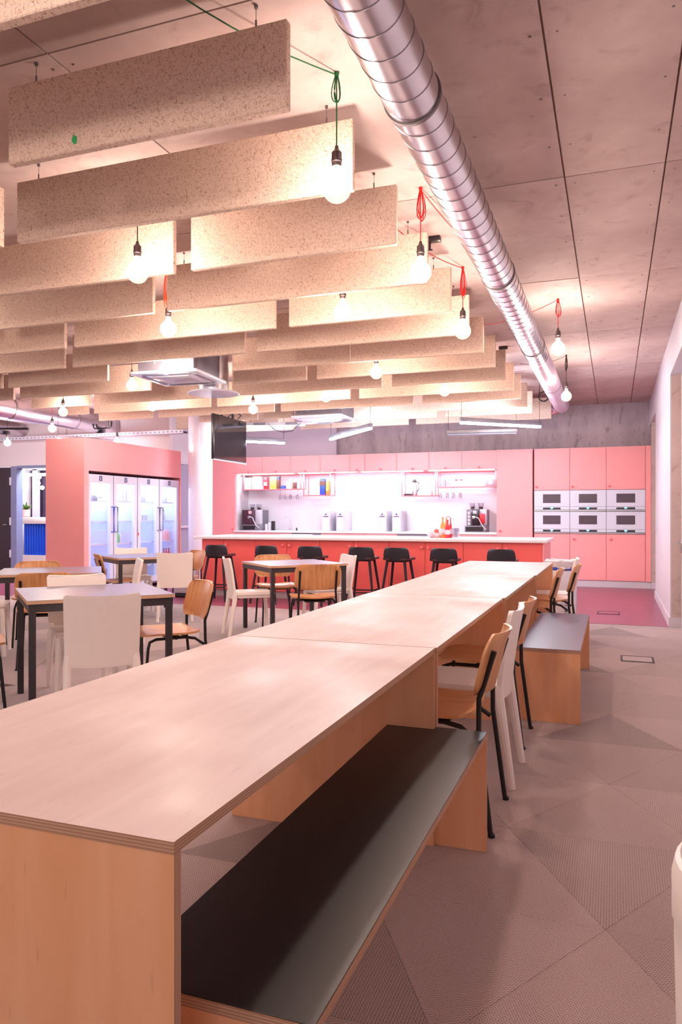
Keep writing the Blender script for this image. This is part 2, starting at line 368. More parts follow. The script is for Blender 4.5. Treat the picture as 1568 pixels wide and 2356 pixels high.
PO3 = ('left','middle','right')
# ============================================================ STRUCTURE
CZ = 3.26                                   # ceiling height
fl = MB().box(-13.2, 1.2, -2.5, 16.2, -.12, -.006).build('floor', P('floor_screed', srgb(90,76,76), .9)); struct(fl, 'taupe carpet tile floor with burgundy vinyl by the kitchen', 'floor')
# carpet: equilateral triangular tiles, side .75, rows along X
TS = .75; TH = TS*math.sqrt(3)/2
def tri_mesh():
    g = .0006; r = TS/math.sqrt(3)-g*2
    b = MB().prism([(r*math.cos(R(a)), r*math.sin(R(a))) for a in (-150,-30,90)], -.006, 0)
    return b
tri0 = tri_mesh()
tiles = []
for k in range(-5, 10):
    y0 = 3.05+TH*k; xo = -.40+.375*(k % 2)
    for j in range(-18, 3):
        x = xo+TS*j
        tiles.append((x+TS/2, y0+TH/3, 0)); tiles.append((x, y0+TH*2/3, 180))
def vis(x, y):
    l = x*CS+y*SN; D = -x*SN+y*CS
    return D > .3 and -.50 < l/D < .60 and y < 9.4 and x < 1.0 and x > -12.5 and D*1.0 > 0 and (D > 1.0)
tiles = [t for t in tiles if vis(t[0], t[1])]
tiles.sort(key=lambda t: -t[0]*SN+t[1]*CS)
first = None; rest = MB()
rnd = random.Random(21)
for i, (x, y, a) in enumerate(tiles):
    if i < 298:
        if first is None: o = tri0.build('carpet_tile', 'carpet', fl); first = o
        else: o = first.copy(); COL.objects.link(o)
        o.parent = fl; o.location = (x, y, 0); o.rotation_euler = (0, 0, R(a+rnd.choice((0,120,240))))
    else:
        n = len(rest.v); rest.prism([(x+.431*math.cos(R(q+a)), y+.431*math.sin(R(q+a))) for q in (-150,-30,90)], -.006, 0)
if rest.v: tag(rest.build('carpet_tile', 'carpet', fl), kind='stuff')
# laminate-like vinyl zone by the kitchen
vz = MB().box(-13, .9, 9.1, 16.1, -.006, .003).build('floor_vinyl', 'vinyl', fl)
K['boxlid'] = P('floor_box_lid', srgb(176,160,160), .8, var=.1, scale=60)
def floorbox(px, py, w_, d_, lab, a=0, mats=('dframe','dsteel')):
    x, y = inv(px, py, 0)
    t = empty('floor_box', (x,y,.003 if y > 9.1 else 0), a, lab, 'floor box')
    f = MB(); e = .016
    for q in ((-w_/2,w_/2,-d_/2,-d_/2+e),(-w_/2,w_/2,d_/2-e,d_/2),(-w_/2,-w_/2+e,-d_/2+e,d_/2-e),(w_/2-e,w_/2,-d_/2+e,d_/2-e)): f.box(*q, 0, .005)
    f.build('frame', 'blackm', t); MB().box(-w_/2+e, w_/2-e, -d_/2+e, d_/2-e, 0, .003).build('lid', 'boxlid' if mats[1] == 'lgrey' else mats[1], t)
floorbox(1465, 1517, .27, .27, 'square floor outlet box in the grey carpet beside the right wall', 0, ('x','lgrey'))
floorbox(1399, 1411, .27, .27, 'floor outlet box set flush in the burgundy vinyl', 0, ('x','vinyl'))
floorbox(225, 1525, .34, .34, 'floor outlet box in the carpet under the nearest square table', R(45), ('x','lgrey'))
# ceiling: slab plus formwork bays with open joints between them
ce = MB().box(-13.2, 1.2, -2.5, 16.2, CZ+.012, CZ+.25).build('ceiling', P('joint_shadow', srgb(150,120,110), .9, var=.25, scale=9)); struct(ce, 'cast concrete ceiling with dark formwork joints', 'ceiling')
xs = [.76+.0, .274, -.276, -2.31, -4.34, -6.37, -8.40, -10.43, -12.46, -13.2]; ys = [-2.5,-1.4,.59]+[2.6+2*i for i in range(7)]+[16.2]
rb = random.Random(4)
for i in range(len(xs)-1):
    for j in range(len(ys)-1):
        g = .005; dz = rb.uniform(-.002,.001)
        x1_, x0_ = xs[i], xs[i+1]
        b = MB().box(-(x1_-x0_)/2+g, (x1_-x0_)/2-g, -(ys[j+1]-ys[j])/2+g, (ys[j+1]-ys[j])/2-g, 0, .012-dz)
        b.build('ceiling_panel', 'conc', ce, ((x0_+x1_)/2, (ys[j]+ys[j+1])/2, CZ+dz))
# form-tie dots beside the joints
dots = MB()
for jx in (.274, -.276, -2.31):
    for y in [1.2+.5*i for i in range(18)]:
        for s in (-1,1): dots.lathe([(.006,CZ-.0025),(.006,CZ+.004)], 6, (jx+s*.055, y, 0))
tag(dots.build('form_tie_hole', 'dsteel', ce), kind='stuff')
# walls
wb = struct(MB().box(-13.2, 1.2, 14.3, 14.5, 0, CZ+.02).build('wall_back', 'concw'), 'bare concrete back wall above the coral cabinets', 'wall')
x775 = invY(775, 14.24)[0]
struct(MB().box(-7.95, x775, 14.2, 14.3, 2.2, CZ).build('wall_back_lining', 'lilac'), 'smooth pale plaster wall above the left kitchen cabinets', 'wall')
LW = -13.0
struct(MB().box(LW-.2, LW, -2.5, 14.3, 0, CZ+.02).build('wall_left', 'wwall'), 'plain pale left wall', 'wall')
PY = 12.2
dx0, dx1 = invY(29, PY)[0], -9.7
pw = MB().box(LW, dx0-.95, PY, PY+.12, 0, CZ); pw.box(dx0-.95, dx1, PY, PY+.12, 2.26, CZ); pw.box(dx1, -7.95, PY, PY+.12, 0, CZ)
struct(pw.build('wall_partition', 'wwall'), 'off-white partition wall around the glazed doorway at far left', 'wall')
# return wall with window
rw = MB().box(-8.05, -7.95, PY+.12, 12.5, 0, CZ); rw.box(-8.05, -7.95, 13.5, 14.3, 0, CZ); rw.box(-8.05, -7.95, 12.5, 13.5, 2.3, CZ); rw.box(-8.05,-7.95,12.5,13.5,0,.15)
struct(rw.build('wall_return', 'white'), 'narrow white return wall behind the round column', 'wall')
wn = struct(MB().box(-8.03, -8.0, 12.5, 13.5, .15, 2.3).build('window_1', glassy('blue_pane', (.62,.68,.8,1), .2, .05, (.45,.5,.66,1), .5)), 'tall bluish window pane beside the round column', 'window')
fr = MB()
for q in ((12.5,12.54,.15,2.3),(13.46,13.5,.15,2.3),(12.54,13.46,.15,.2),(12.54,13.46,2.25,2.3),(12.54,13.46,1.0,1.04)): fr.box(-8.02,-7.94,q[0],q[1],q[2],q[3])
fr.build('window_frame', 'lgrey', wn)
# right wall
WX = .60
struct(MB().box(WX-.012, WX, 9.09, 12.25, 0, 2.82).build('wall_right_lining', 'white'), 'white plasterboard face of the right wall', 'wall')
struct(MB().box(WX, .85, 9.09, 12.25, 0, 2.82).build('wall_right', 'concp'), 'concrete pilaster end of the right wall', 'wall')
struct(MB().box(WX-.012, .95, -2.5, 14.3, 2.82, CZ).build('wall_right_beam', 'white'), 'white beam along the top of the right wall', 'wall')
struct(MB().box(.70, .95, -2.5, 9.09, 0, 2.82).build('wall_right_recess', 'white'), 'white recessed wall close to the right edge', 'wall')
struct(MB().box(.72, .95, 12.25, 14.3, 0, 2.82).build('wall_right_niche', 'concp'), 'shallow concrete recess beside the coral tall cabinets', 'wall')
bb = MB().box(WX-.028, WX-.012, 9.075, 12.26, 0, .11); struct(bb.build('baseboard_right', 'white'), 'white skirting board along the right wall', 'baseboard')
bb = MB().box(WX-.012, .70, 9.075, 9.09, 0, .11); struct(bb.build('baseboard_pilaster', 'white'), 'white skirting across the concrete pilaster', 'baseboard')
bb = MB().box(WX-.012, .72, 13.62, 13.64, 0, .11); bb.box(.70,.72,12.25,13.62,0,.11); struct(bb.build('baseboard_niche', 'white'), 'white skirting in the recess beside the tall cabinets', 'baseboard')
struct(MB().box(.59, .72, 13.64, 13.66, .0, 2.82).build('wall_right_jamb', 'concp'), 'narrow concrete jamb right of the tall cabinets', 'wall')
# steel pull handle on the recessed door at the right edge
t = empty('door_handle', (.70, 8.98, 0), 0, 'steel lever plate on the recessed white wall at the right edge', 'handle')
MB().rbox(-.012, 0, -.03, .03, .84, .99, .003).build('plate', 'steel', t); MB().tube([(-.012,0,.95),(-.05,0,.95),(-.05,-.09,.95)], .008).build('lever', 'steel', t)
# light switch on white wall
t = empty('light_switch', (WX-.012, 12.0, 1.05), 0, 'small white switch plate on the white right wall', 'switch')
MB().rbox(-.01, 0, -.04, .04, -.08, .08, .003).build('plate', 'white', t); MB().rbox(-.014, -.01, -.02, .02, -.03, .03, .002).build('rocker', 'lgrey', t)
# doorway at far left: dark leaf, frame, glazed screen
dl = struct(MB().box(dx0-.93, dx0-.02, PY-.02, PY+.03, .01, 2.24).build('door_1', 'doorleaf'), 'dark brown closed door at the left edge', 'door')
for z in (.45, 1.12, 1.95): MB().rbox(dx0-.045, dx0-.005, PY-.05, PY-.02, z-.08, z+.08, .004).build('hinge', 'lgrey', dl)
MB().tube([(dx0-.1,PY-.02,1.05),(dx0-.1,PY-.06,1.05),(dx0-.2,PY-.06,1.05)], .009).build('door_handle', 'steel', dl)
df = struct(MB().box(dx0-.02, dx0+.13, PY-.03, PY+.14, 0, 2.26).box(dx0+.13, dx1, PY-.03, PY+.14, 2.22, 2.27).box(dx1-.08, dx1, PY-.03, PY+.14, 0, 2.22).build('trim_1', 'dframe'), 'blue grey metal frame around the glazed doorway', 'trim')
# hall behind the doorway
a0, a1 = invY(43, 14.0)[0], invY(112, 14.0)[0]
hw = struct(MB().box(-13.0, -8.1, 14.1, 14.3, 0, 2.3).build('wall_hall', P('hall_glass', srgb(62,44,66), .2, var=.3, scale=3)), 'dark mauve glazing behind the far left doorway', 'wall')
def bx_px(px0, px1, py0, py1, Y, d):
    xa, za = invY(px0, Y, py0); xb, zb = invY(px1, Y, py1); return (xa, xb, Y, Y+d, min(za,zb), max(za,zb))
wf = struct(MB().box(*bx_px(74,85,1080,1190,13.95,.1)).box(*bx_px(40,140,1075,1080.5,13.95,.1)).build('window_2', 'lgrey'), 'pale mullion of the hall window seen through the doorway', 'window')
cb = empty('blue_counter', (0,0,0), 0, 'bright blue ribbed counter with cream top seen through the far left doorway', 'counter')
q = bx_px(54,150,1205,1279,13.3,.3)
MB().box(q[0],q[1],13.34,13.6,q[4],q[5]).build('body', 'blue', cb)
for i in range(16):
    xx = q[0]+(q[1]-q[0])*(i+.5)/16
    MB().rbox(xx-.028, xx+.028, 13.30, 13.345, q[4], q[5], .012, 2).build('rib', 'blue', cb)
MB().rbox(q[0]-.08, q[1], 13.22, 13.65, q[5], invY(60,13.3,1190)[1], .01).build('top', 'cream', cb)
MB().box(q[0]-.12, q[1], 13.26, 13.6, 0.003, q[4]).build('base', 'cream', cb)
px_, pz_ = invY(48, 13.4, 1189); zt = invY(60,13.3,1190)[1]
t = empty('potted_plant', (px_+.12, 13.42, zt), 0, 'leafy green plant in a coral pot on the blue ribbed counter', 'plant')
MB().lathe([(.06,0),(.09,.02),(.10,.17),(.085,.17),(.08,.15),(0,.15)], 14).build('pot', 'pink', t)
lf = MB(); rl = random.Random(3)
for i in range(46):
    a = rl.uniform(0,2*PI); e = rl.uniform(.1,1.2); L_ = rl.uniform(.12,.30)
    d = Vector((math.cos(a)*math.cos(e), math.sin(a)*math.cos(e)*.6, math.sin(e)*.8)); s_ = d.cross(Vector((0,0,1))).normalized()*rl.uniform(.015,.03); b0 = Vector((0,0,.16))
    lf.add([b0, b0+d*L_*.5+s_, b0+d*L_, b0+d*L_*.5-s_, b0+d*L_*.5+Vector((0,0,.012))], [(0,1,4),(1,2,4),(2,3,4),(3,0,4)], i % 2)
lf.build('foliage', ['leaf','leaf2'], t)
# round column
COLX, COLY = -6.97, 11.7
t = struct(MB().lathe([(.215,0),(.215,CZ)], 48, (COLX,COLY,0)).build('column', P('column_paint', srgb(222,210,216), .22, var=.02)), 'smooth round white column left of the kitchen island', 'column')

# ============================================================ FRIDGE BLOCK
bx0, bx1, by0, by1, bz = -8.2, -7.48, 9.2, 11.87, 2.42
blk = empty('fridge_surround', (0,0,0), 0, 'coral pink laminated box wall enclosing the row of glass door fridges', 'fridge surround')
fy0 = invX(204, bx1)[0]; fy1 = invX(415, bx1)[0]; fz = 1.93
MB().box(bx0, bx1, by0, fy0, .003, bz).build('side_panel', 'pink', blk)
MB().box(bx0, bx1, fy1, by1, .003, bz).build('side_panel', 'pink', blk)
MB().box(bx0, bx1, fy0, fy1, fz, bz).build('top_panel', 'pink', blk)
MB().box(bx0, bx0+.03, fy0, fy1, .003, fz).build('back_panel', 'pink', blk)
eds = [204, 267, 320.5, 370, 415]; wh = (fy1-fy0)/4
FX = bx1-.03
def bottle(name, lab, loc, h, r, mat, cap='lgrey', group=None, cat='bottle', glass=None):
    t = empty(name, loc, 0, lab, cat, group)
    MB().lathe([(r*.9,0),(r,.01),(r,h*.58),(r*.35,h*.78),(r*.32,h*.95)], 12).build('body', mat, t)
    MB().lathe([(r*.38,h*.93),(r*.38,h)], 10).build('cap', cap, t); return t
FRO = ['nearest of the four','second of the four','third of the four','farthest of the four']
shelvesz = [.38, .78, 1.14, 1.47]
for i in range(4):
    y0_, y1_ = fy0+wh*i+.012, fy0+wh*(i+1)-.012
    t = empty('display_fridge', (FX, (y0_+y1_)/2, .003), 0, 'glass door drinks fridge, '+FRO[i]+' in the coral surround', 'fridge', 'glass door fridges')
    hw_ = (y1_-y0_)/2; H = 1.88; X0 = -.62
    b = MB().box(X0, X0+.03, -hw_, hw_, .06, H); b.box(X0+.03, -.06, -hw_, -hw_+.03, .06, H); b.box(X0+.03, -.06, hw_-.03, hw_, .06, H)
    b.box(X0+.03, -.06, -hw_+.03, hw_-.03, .06, .2); b.box(X0+.03, -.06, -hw_+.03, hw_-.03, H-.1, H); b.build('cabinet', 'fint', t)
    rb_ = MB()
    for k in range(26): rb_.box(X0+.03, X0+.045, -hw_+.04, hw_-.04, .24+k*.06, .255+k*.06)
    rb_.build('back_rib', 'lgrey', t)
    d = MB(); d.box(-.055, 0, -hw_, -hw_+.075, .1, H); d.box(-.055, 0, hw_-.075, hw_, .1, H); d.box(-.055, 0, -hw_+.075, hw_-.075, H-.13, H); d.box(-.055,0,-hw_+.075,hw_-.075,.1,.2)
    dr = d.build('door', 'fwhite', t)
    MB().box(-.03, -.022, -hw_+.075, hw_-.075, .2, H-.13).build('pane', 'fpane', dr)
    hs = hw_-.035 if i % 2 == 0 else -hw_+.035
    MB().tube([(0,hs,.98),(.045,hs,.98),(.045,hs,1.38),(0,hs,1.38)], .011).build('handle', 'blue' if i == 0 else 'grey', dr)
    sg = MB().box(0, .003, -.035, .035, H-.10, H-.02).build('sign', 'navy', dr)
    g = MB(); g.box(.003,.005,-.014,-.004,H-.085,H-.035); g.box(.003,.005,-.004,.012,H-.085,H-.075); g.box(.003,.005,-.004,.006,H-.065,H-.055); g.box(.003,.005,-.004,.012,H-.045,H-.035); g.build('symbol', 'white', sg)
    MB().box(X0+.05, -.07, -hw_+.032, hw_-.032, H-.115, H-.1).build('lamp', 'fled', t)
    for z in shelvesz:
        s_ = MB().box(-.10, -.09, -hw_+.031, hw_-.031, z-.012, z+.015).box(X0+.05, X0+.06, -hw_+.031, hw_-.031, z, z+.015)
        for k in range(9): yy_ = -hw_+.045+(2*hw_-.09)*k/8; s_.box(X0+.06, -.10, yy_-.004, yy_+.004, z+.005, z+.015)
        s_.build('shelf', 'fwhite', t)
    light('fridge_light', 'AREA', (FX-.25, (y0_+y1_)/2, H-.13), FRIDGE_W, FRIDGE_C, .4, hw_*1.6, (0,0,0))
    light('fridge_light', 'AREA', (FX-.09, y0_+.045, 1.05), FRIDGE_W*1.1, FRIDGE_C, .05, 1.3, (R(90),0,R(50)))
    yc = (y0_+y1_)/2
    def sh(k): return .003+shelvesz[k]+.016
    if i == 0:
        u = empty('dome_lid', (FX-.145, yc-.03, sh(3)), 0, 'blue dome shaped lid with handle on the upper shelf of the nearest fridge', 'lid')
        MB().lathe([(.09,0),(.085,.04),(.05,.08),(0,.09)], 16).build('dome', 'grey', u); MB().tube([(.0,.08,.03),(.0,.2,.05),(0,.25,.04)], .008).build('handle', 'grey', u)
    if i == 1:
        for k in range(4): bottle('bottle', 'slim grey bottle on the top shelf of the second fridge, '+PO4[k], (FX-.145+.06*(k%2), yc-.03+k*.05, sh(3)), .26+.04*(k%2), .022, 'lgrey', 'grey', 'grey bottles in the second fridge')
        for k in range(2): bottle('bottle', ['small green bottle in the second fridge','small grey bottle right of the green one in the second fridge'][k], (FX-.145, yc-.03+k*.07, sh(1)), .2, .03, 'lgrey' if k else 'greent', 'lgrey', 'green labelled bottles in the second fridge')
    if i == 2:
        for k in range(3): bottle('bottle', 'clear bottle on the top shelf of the third fridge, '+PO3[k], (FX-.145, yc-.03+k*.06, sh(3)), .22, .024, 'lgrey', 'grey', 'clear bottles in the third fridge')
        for k in range(3): bottle('bottle', 'orange juice bottle on the bottom shelf of the third fridge, '+PO3[k], (FX-.145, yc-.03+k*.075, sh(0)), .26, .032, 'juice', 'orangeb', 'orange juice bottles in the fridge')
        for k in range(3):
            c = MB().lathe([(.03,0),(.033,.09),(.031,.09),(.028,.005),(0,.005)], 12).build('tumbler', 'lgrey', None, (FX-.145, yc-.03+k*.075, sh(2))); tag(c, 'small tumbler on the middle shelf of the third fridge, '+PO3[k], 'tumbler', 'tumblers in the third fridge')
    if i == 3:
        for k in range(4): bottle('bottle', 'cola bottle with red label in the farthest fridge, '+PO4[k], (FX-.145, yc-.03+k*.075, sh(0)), .25, .03, 'redb' if k else 'cola', 'cola', 'cola bottles in the farthest fridge')
        for k in range(4): bottle('bottle', 'pink drink bottle on the second shelf of the farthest fridge, '+PO4[k], (FX-.145, yc-.03+k*.07, sh(1)), .22, .026, 'lightpink', 'lgrey', 'pink bottles in the farthest fridge')
        for k in range(3): bottle('bottle', 'slim blue capped bottle high in the farthest fridge, '+PO3[k], (FX-.145, yc-.03+k*.07, sh(3)), .22, .026, 'fwhite', 'blueb', 'blue capped bottles in the farthest fridge')
        for k in range(2): bottle('bottle', ('left' if k == 0 else 'right')+' grey bottle on the middle shelf of the farthest fridge', (FX-.145, yc-.03+k*.07, sh(2)), .18, .026, 'lgrey', 'grey', 'grey bottles in the farthest fridge')
# red tag hanging from a fridge lock
t = empty('hanging_tag', (FX+.012, fy0+wh*2, .86), 0, 'red and white tag hanging at the seam between middle fridges', 'tag')
MB().box(-.002,.002,-.018,.018,0,.12).build('card', 'white', t); MB().box(.002,.004,-.014,.014,.05,.1).build('mark', 'redb', t); MB().tube([(0,0,.12),(0,0,.3)], .003, 5).build('string', 'lgrey', t)

# ============================================================ KITCHEN WALL
KF = 13.65; KT = 2.43; KB = 14.2
def X(px): return invY(px, KF)[0]
zU = 2.09
def knob(parent, x, y, z, mat='pinkm'):
    MB().lathe([(.011,0),(.011,-.015),(.02,-.02),(.02,-.034),(.014,-.038)], 14, (x,y,z), axis='y').build('knob', mat, parent)
def cabinet(name, label, x0, x1, y, y1, z0, z1, mat='pink', kx=None, kz=None, group=None, cat='cabinet', lab2=None):
    t = empty(name, ((x0+x1)/2, y1, z0), 0, label, cat, group); hx = (x1-x0)/2; d = y-y1; h = z1-z0
    MB().box(-hx+.001, hx-.001, d+.021, 0, 0, h).build('body', mat, t)
    dr = MB().rbox(-hx+.003, hx-.003, d, d+.019, .003, h-.003, .0015, 1).build('door', mat, t)
    if kx is not None: knob(dr, kx-(x0+x1)/2, d, kz-z0)
    return t, dr
# tall left panel and tall right unit
cabinet('tall_cabinet', 'tall coral cabinet at the far left end behind the hanging screen', X(487)-.02, X(541), KF, KB, .12, KT, 'pink', X(536), .97)
cabinet('tall_cabinet', 'tall plain coral unit between the coffee niche and the ovens', X(1142), X(1225), KF-.03, KB, .12, KT, 'pink', X(1150), .97)
up = [541,603,668,736,804,839,912,986,1062,1142]; kn = [None,635,700,770,822,875,948,1022,1100]
for i in range(9):
    x0_, x1_ = X(up[i]), X(up[i+1])
    tt, dr = cabinet('wall_cabinet', 'coral wall cabinet above the white niche, '+ORD[i]+' from the left', x0_, x1_, KF, KB, zU, KT, 'pink', X((up[i]+up[i+1])/2), zU+.035, 'wall cabinets above the niche')
    if i in (0,1,7):
        m_x = (x0_+x1_)/2; MB().box(-.05,.05,KF-KB-.001,KF-KB,.006,.016).build('label_strip', 'white', dr)
# niche lining
struct(MB().box(X(541), X(1142), KB, KB+.02, .1, zU).build('wall_splashback', P('splashback', srgb(222,222,232), .4, var=.01)), 'plain white splashback behind the back counter', 'wall')
struct(MB().box(X(541), X(541)+.02, KF+.02, KB, .93, zU).build('trim_2', 'white'), 'white side lining at the left of the niche', 'trim')
# back counter
bc = MB().rbox(X(538), X(1143), KF-.02, KB, .895, .935, .004).build('worktop', 'ctop'); tag(bc, 'long white worktop in the niche below the wall cabinets', 'worktop')
bs = [541,603,670,737,804,839,913,985,1062,1142]
for i in range(9):
    dish = i in (2,6)
    cabinet('base_cabinet' if not dish else 'dishwasher', ('coral base cabinet under the back worktop, ' if not dish else 'grey fronted dishwasher under the back worktop, ')+ORD[i]+' unit from the left', X(bs[i]), X(bs[i+1]), KF, KB, .12, .89, 'pink' if not dish else 'grey', X(bs[i])+.06, .82, 'units under the back worktop', 'cabinet' if not dish else 'dishwasher')
pl = MB().box(X(487), X(1225), KF+.04, KF+.06, .003, .12).build('plinth', 'lgrey'); tag(pl, 'recessed pale plinth under the back kitchen run', 'plinth')
# strip lights under the wall cabinets
for i in range(4):
    xa = X(541)+(X(1142)-X(541))*(i+.5)/4; wl = (X(1142)-X(541))/4-.1
    t = MB().rbox(-wl/2, wl/2, -.012, .012, -.012, 0, .003).build('strip_light', 'ledsoft', None, (xa, KF+.06, zU)); tag(t, 'slim strip light under the wall cabinets, '+ORD[i]+' from the left', 'light', 'strip lights under the wall cabinets')
    light('niche_strip', 'AREA', (xa, KF+.07, zU-.02), NICHE_W, NICHE_C, wl, .03, (R(12),0,0))
# oven wall
ox = [1227,1310,1394,1484,1495]
z1, z2, z3 = 1.69, 1.315, .925
OF = KF
OR3 = ['left','middle','right']
for i in range(3):
    x0_, x1_ = X(ox[i])+ (.004 if i == 0 else 0), X(ox[i+1])
    _, dr = cabinet('tall_door_cabinet', 'upper coral cabinet above the ovens, '+OR3[i]+' one of three', x0_, x1_, OF, KB, z1, KT, 'pink', x0_+.045, z1+.06, 'upper cabinets above the ovens')
    MB().box(-(x1_-x0_)/2+.02, -(x1_-x0_)/2+.12, OF-KB-.001, OF-KB, .004, .014).build('label_strip', 'white', dr)
    cabinet('tall_door_cabinet', 'lower coral cabinet below the ovens, '+OR3[i]+' one of three', x0_, x1_, OF, KB, .12, z3, 'pink', x0_+.07, z3-.09, 'lower cabinets below the ovens')
    for j, (za, zb) in enumerate(((z2,z1),(z3,z2))):
        t = empty('oven', ((x0_+x1_)/2, KB, za), 0, 'white glass built-in oven, '+('upper' if j == 0 else 'lower')+' row, '+OR3[i]+' column', 'oven', 'built-in ovens'); hx = (x1_-x0_)/2-.003; d = OF-KB; h = zb-za
        MB().box(-hx, hx, d+.03, 0, .002, h-.002).build('body', 'dsteel', t)
        dr = MB().rbox(-hx, hx, d, d+.029, .085, h-.004, .002, 1).build('door', 'oven', t)
        MB().box(-.150, .150, d-.002, d, h-.225, h-.07).build('window', 'ovenwin', dr)
        fp = MB().rbox(-hx, hx, d, d+.029, .03, .082, .002, 1).build('control_panel', 'oven', t)
        MB().box(-.150, .150, d-.002, d, .036, .070).build('display_bar', 'dark', fp); MB().box(-.022, .022, d-.004, d-.002, .05, .068).build('display', 'oled', fp)
        MB().lathe([(.013,0),(.013,-.02),(.009,-.022)], 12, (0,d-.002,.03), axis='y').build('knob', 'steel', fp)
        MB().box(-hx, hx, d-.02, d+.02, .004, .022).build('drip_rail', 'steel', t)
MB_ = MB().box(X(1484)+.003, WX-.014, OF, KB, .12, KT).build('filler_panel', 'pink'); tag(MB_, 'narrow vertical coral filler panel right of the ovens', 'panel')
pl = MB().box(X(1225)+.004, WX-.014, KF+.02, KF+.04, .003, .12).build('plinth', 'white'); tag(pl, 'white plinth under the tall oven cabinets', 'plinth')

# hanging shelf frames in the niche
SY0, SY1 = 13.78, 14.05
def XS(px): return invY(px, SY0)[0]
def ZS(py, px=850): return invY(px, SY0, py)[1]
def rack(lab, px0, px1, pyb, shelf_only, post=.018):
    x0_, x1_ = XS(px0), XS(px1); zb = ZS(pyb, (px0+px1)/2); t = empty('hanging_shelf', ((x0_+x1_)/2, (SY0+SY1)/2, zb), 0, lab, 'shelf'); hx = (x1_-x0_)/2; hy = (SY1-SY0)/2; h = zU-zb-.002
    MB().box(-hx, hx, -hy, hy, 0, .018).build('shelf_board', 'pinkm', t)
    for sx in (-1,1):
        for sy in (-1,1): MB().box(sx*hx-(post if sx > 0 else 0), sx*hx+(post if sx < 0 else 0), sy*hy-(post if sy > 0 else 0), sy*hy+(post if sy < 0 else 0), .018, h).build('post', 'pinkm', t)
    for sy in (-1,1): MB().box(-hx+post, hx-post, sy*hy-(post if sy > 0 else 0), sy*hy+(post if sy < 0 else 0), h-post, h).build('rail', 'pinkm', t)
    return t, zb+.018
_, zL = rack('long coral metal shelf hanging at the left of the niche', 560, 692, 1127, False)
_, zLb = rack('deep square coral frame hanging right of the left shelf', 697, 760, 1141, False)
_, zRb = rack('deep square coral frame hanging left of the right shelf', 923, 1002, 1142, False)
_, zR = rack('long coral metal shelf hanging at the right of the niche', 1004, 1141, 1121, False)
def pxb(name, lab, cat, px0, px1, h, z, mat, d=.08, y=13.86, extra=None, group=None, taper=0):
    xa, xb = invY(px0, y)[0], invY(px1, y)[0]; t = empty(name, ((xa+xb)/2, y+d/2, z), 0, lab, cat, group); hx = (xb-xa)/2
    MB().rbox(-hx, hx, -d/2, d/2, 0, h, min(.006, hx*.3)).build('body', mat, t)
    if extra: extra(t, hx, d, h)
    return t
def lid(mat, hh=.02, k=.8): return lambda t, hx, d, h: MB().rbox(-hx*k, hx*k, -d/2*k, d/2*k, h, h+hh, .003).build('lid', mat, t)
def fr_lab(mat, z0=.2, z1=.6, k=.8): return lambda t, hx, d, h: MB().box(-hx*k, hx*k, -d/2-.002, -d/2, h*z0, h*z1).build('label', mat, t)
pxb('tray', 'beige tray leaning at the left end of the left niche shelf', 'tray', 562, 577, .24, zL, 'tan', .03, extra=fr_lab('cream',.1,.9))
pxb('storage_jar', 'pale see-through storage tub on the left niche shelf', 'tub', 579, 600, .25, zL, 'lgrey', .18, extra=lid('white'))
pxb('cup', 'tiny white cup beside the red packet on the left niche shelf', 'cup', 601, 605, .06, zL, 'white', .05, extra=lid('lgrey',.006))
pxb('snack_packet', 'red snack packet on the left niche shelf', 'packet', 606, 615, .24, zL, 'redb', .06, extra=fr_lab('lightpink',.3,.6))
pxb('carton', 'yellow carton with orange side on the left niche shelf', 'carton', 621, 635, .26, zL, 'yellow', .08, extra=fr_lab('orangeb',.1,.3))
pxb('carton', 'brown picture carton right of the yellow carton', 'carton', 635.5, 642, .26, zL, 'brown', .08, extra=fr_lab('blueb',.75,.95))
pxb('tin', 'low blue tin on the left niche shelf', 'tin', 645, 654, .06, zL, 'blueb', .08, extra=lid('navy',.012))
pxb('dispenser_bottle', 'cream plastic bottle on the left niche shelf', 'bottle', 663, 670, .19, zL, 'tan', .06, extra=lid('white',.03,.5))
pxb('jar', 'small brown and pink jar at the right end of the left niche shelf', 'jar', 673, 680, .13, zL, 'brown', .07, extra=lid('lightpink',.02))
pxb('carton', 'blue drink carton in the left deep frame', 'carton', 735, 747, .30, zLb, 'blueb', .09, extra=lambda t,hx,d,h: (MB().box(-hx,hx,-d/2-.002,-d/2,h*.62,h*.95).build('label','brown',t), MB().box(-hx,hx,-.005,.005,h,h+.025).build('gable','navy',t)))
pxb('carton', 'orange carton beside the blue drink carton', 'carton', 749, 756, .28, zLb, 'orangeb', .09, extra=fr_lab('yellow',.3,.5))
# right frame
xx, _ = invY(953, 13.9)
t = empty('thermos_jug', (xx, 13.92, zRb), 0, 'steel thermos jug with black lid in the right deep frame', 'jug')
MB().lathe([(.05,0),(.052,.01),(.052,.17),(.03,.23),(.028,.25)], 18).build('body', 'steel', t); MB().lathe([(.03,.25),(.033,.27),(.02,.31),(0,.31)], 16).build('lid', 'dark', t)
MB().tube([(.03,0,.27),(.075,0,.25),(.075,0,.12),(.052,0,.08)], .008).build('handle', 'dark', t); MB().tube([(-.02,0,.27),(-.06,0,.28)], [.014,.006]).build('spout', 'dark', t)
pxb('tray', 'black low tray beside the steel thermos jug', 'tray', 928, 945, .03, zRb, 'dark', .12, extra=lid('plum',.008))
pxb('paper_stack', 'white box behind the right deep frame post', 'box', 963, 992, .11, zRb, 'white', .12, extra=lid('lgrey',.004))
def tumbler(lab, x, y, z, h, r, group, name='drinking_glass', cat='glass', m='clear'):
    c = MB().lathe([(r*.85,0),(r,h),(r*.92,h),(r*.78,.008),(0,.008)], 14).build(name, m, None, (x,y,z)); return tag(c, lab, cat, group)
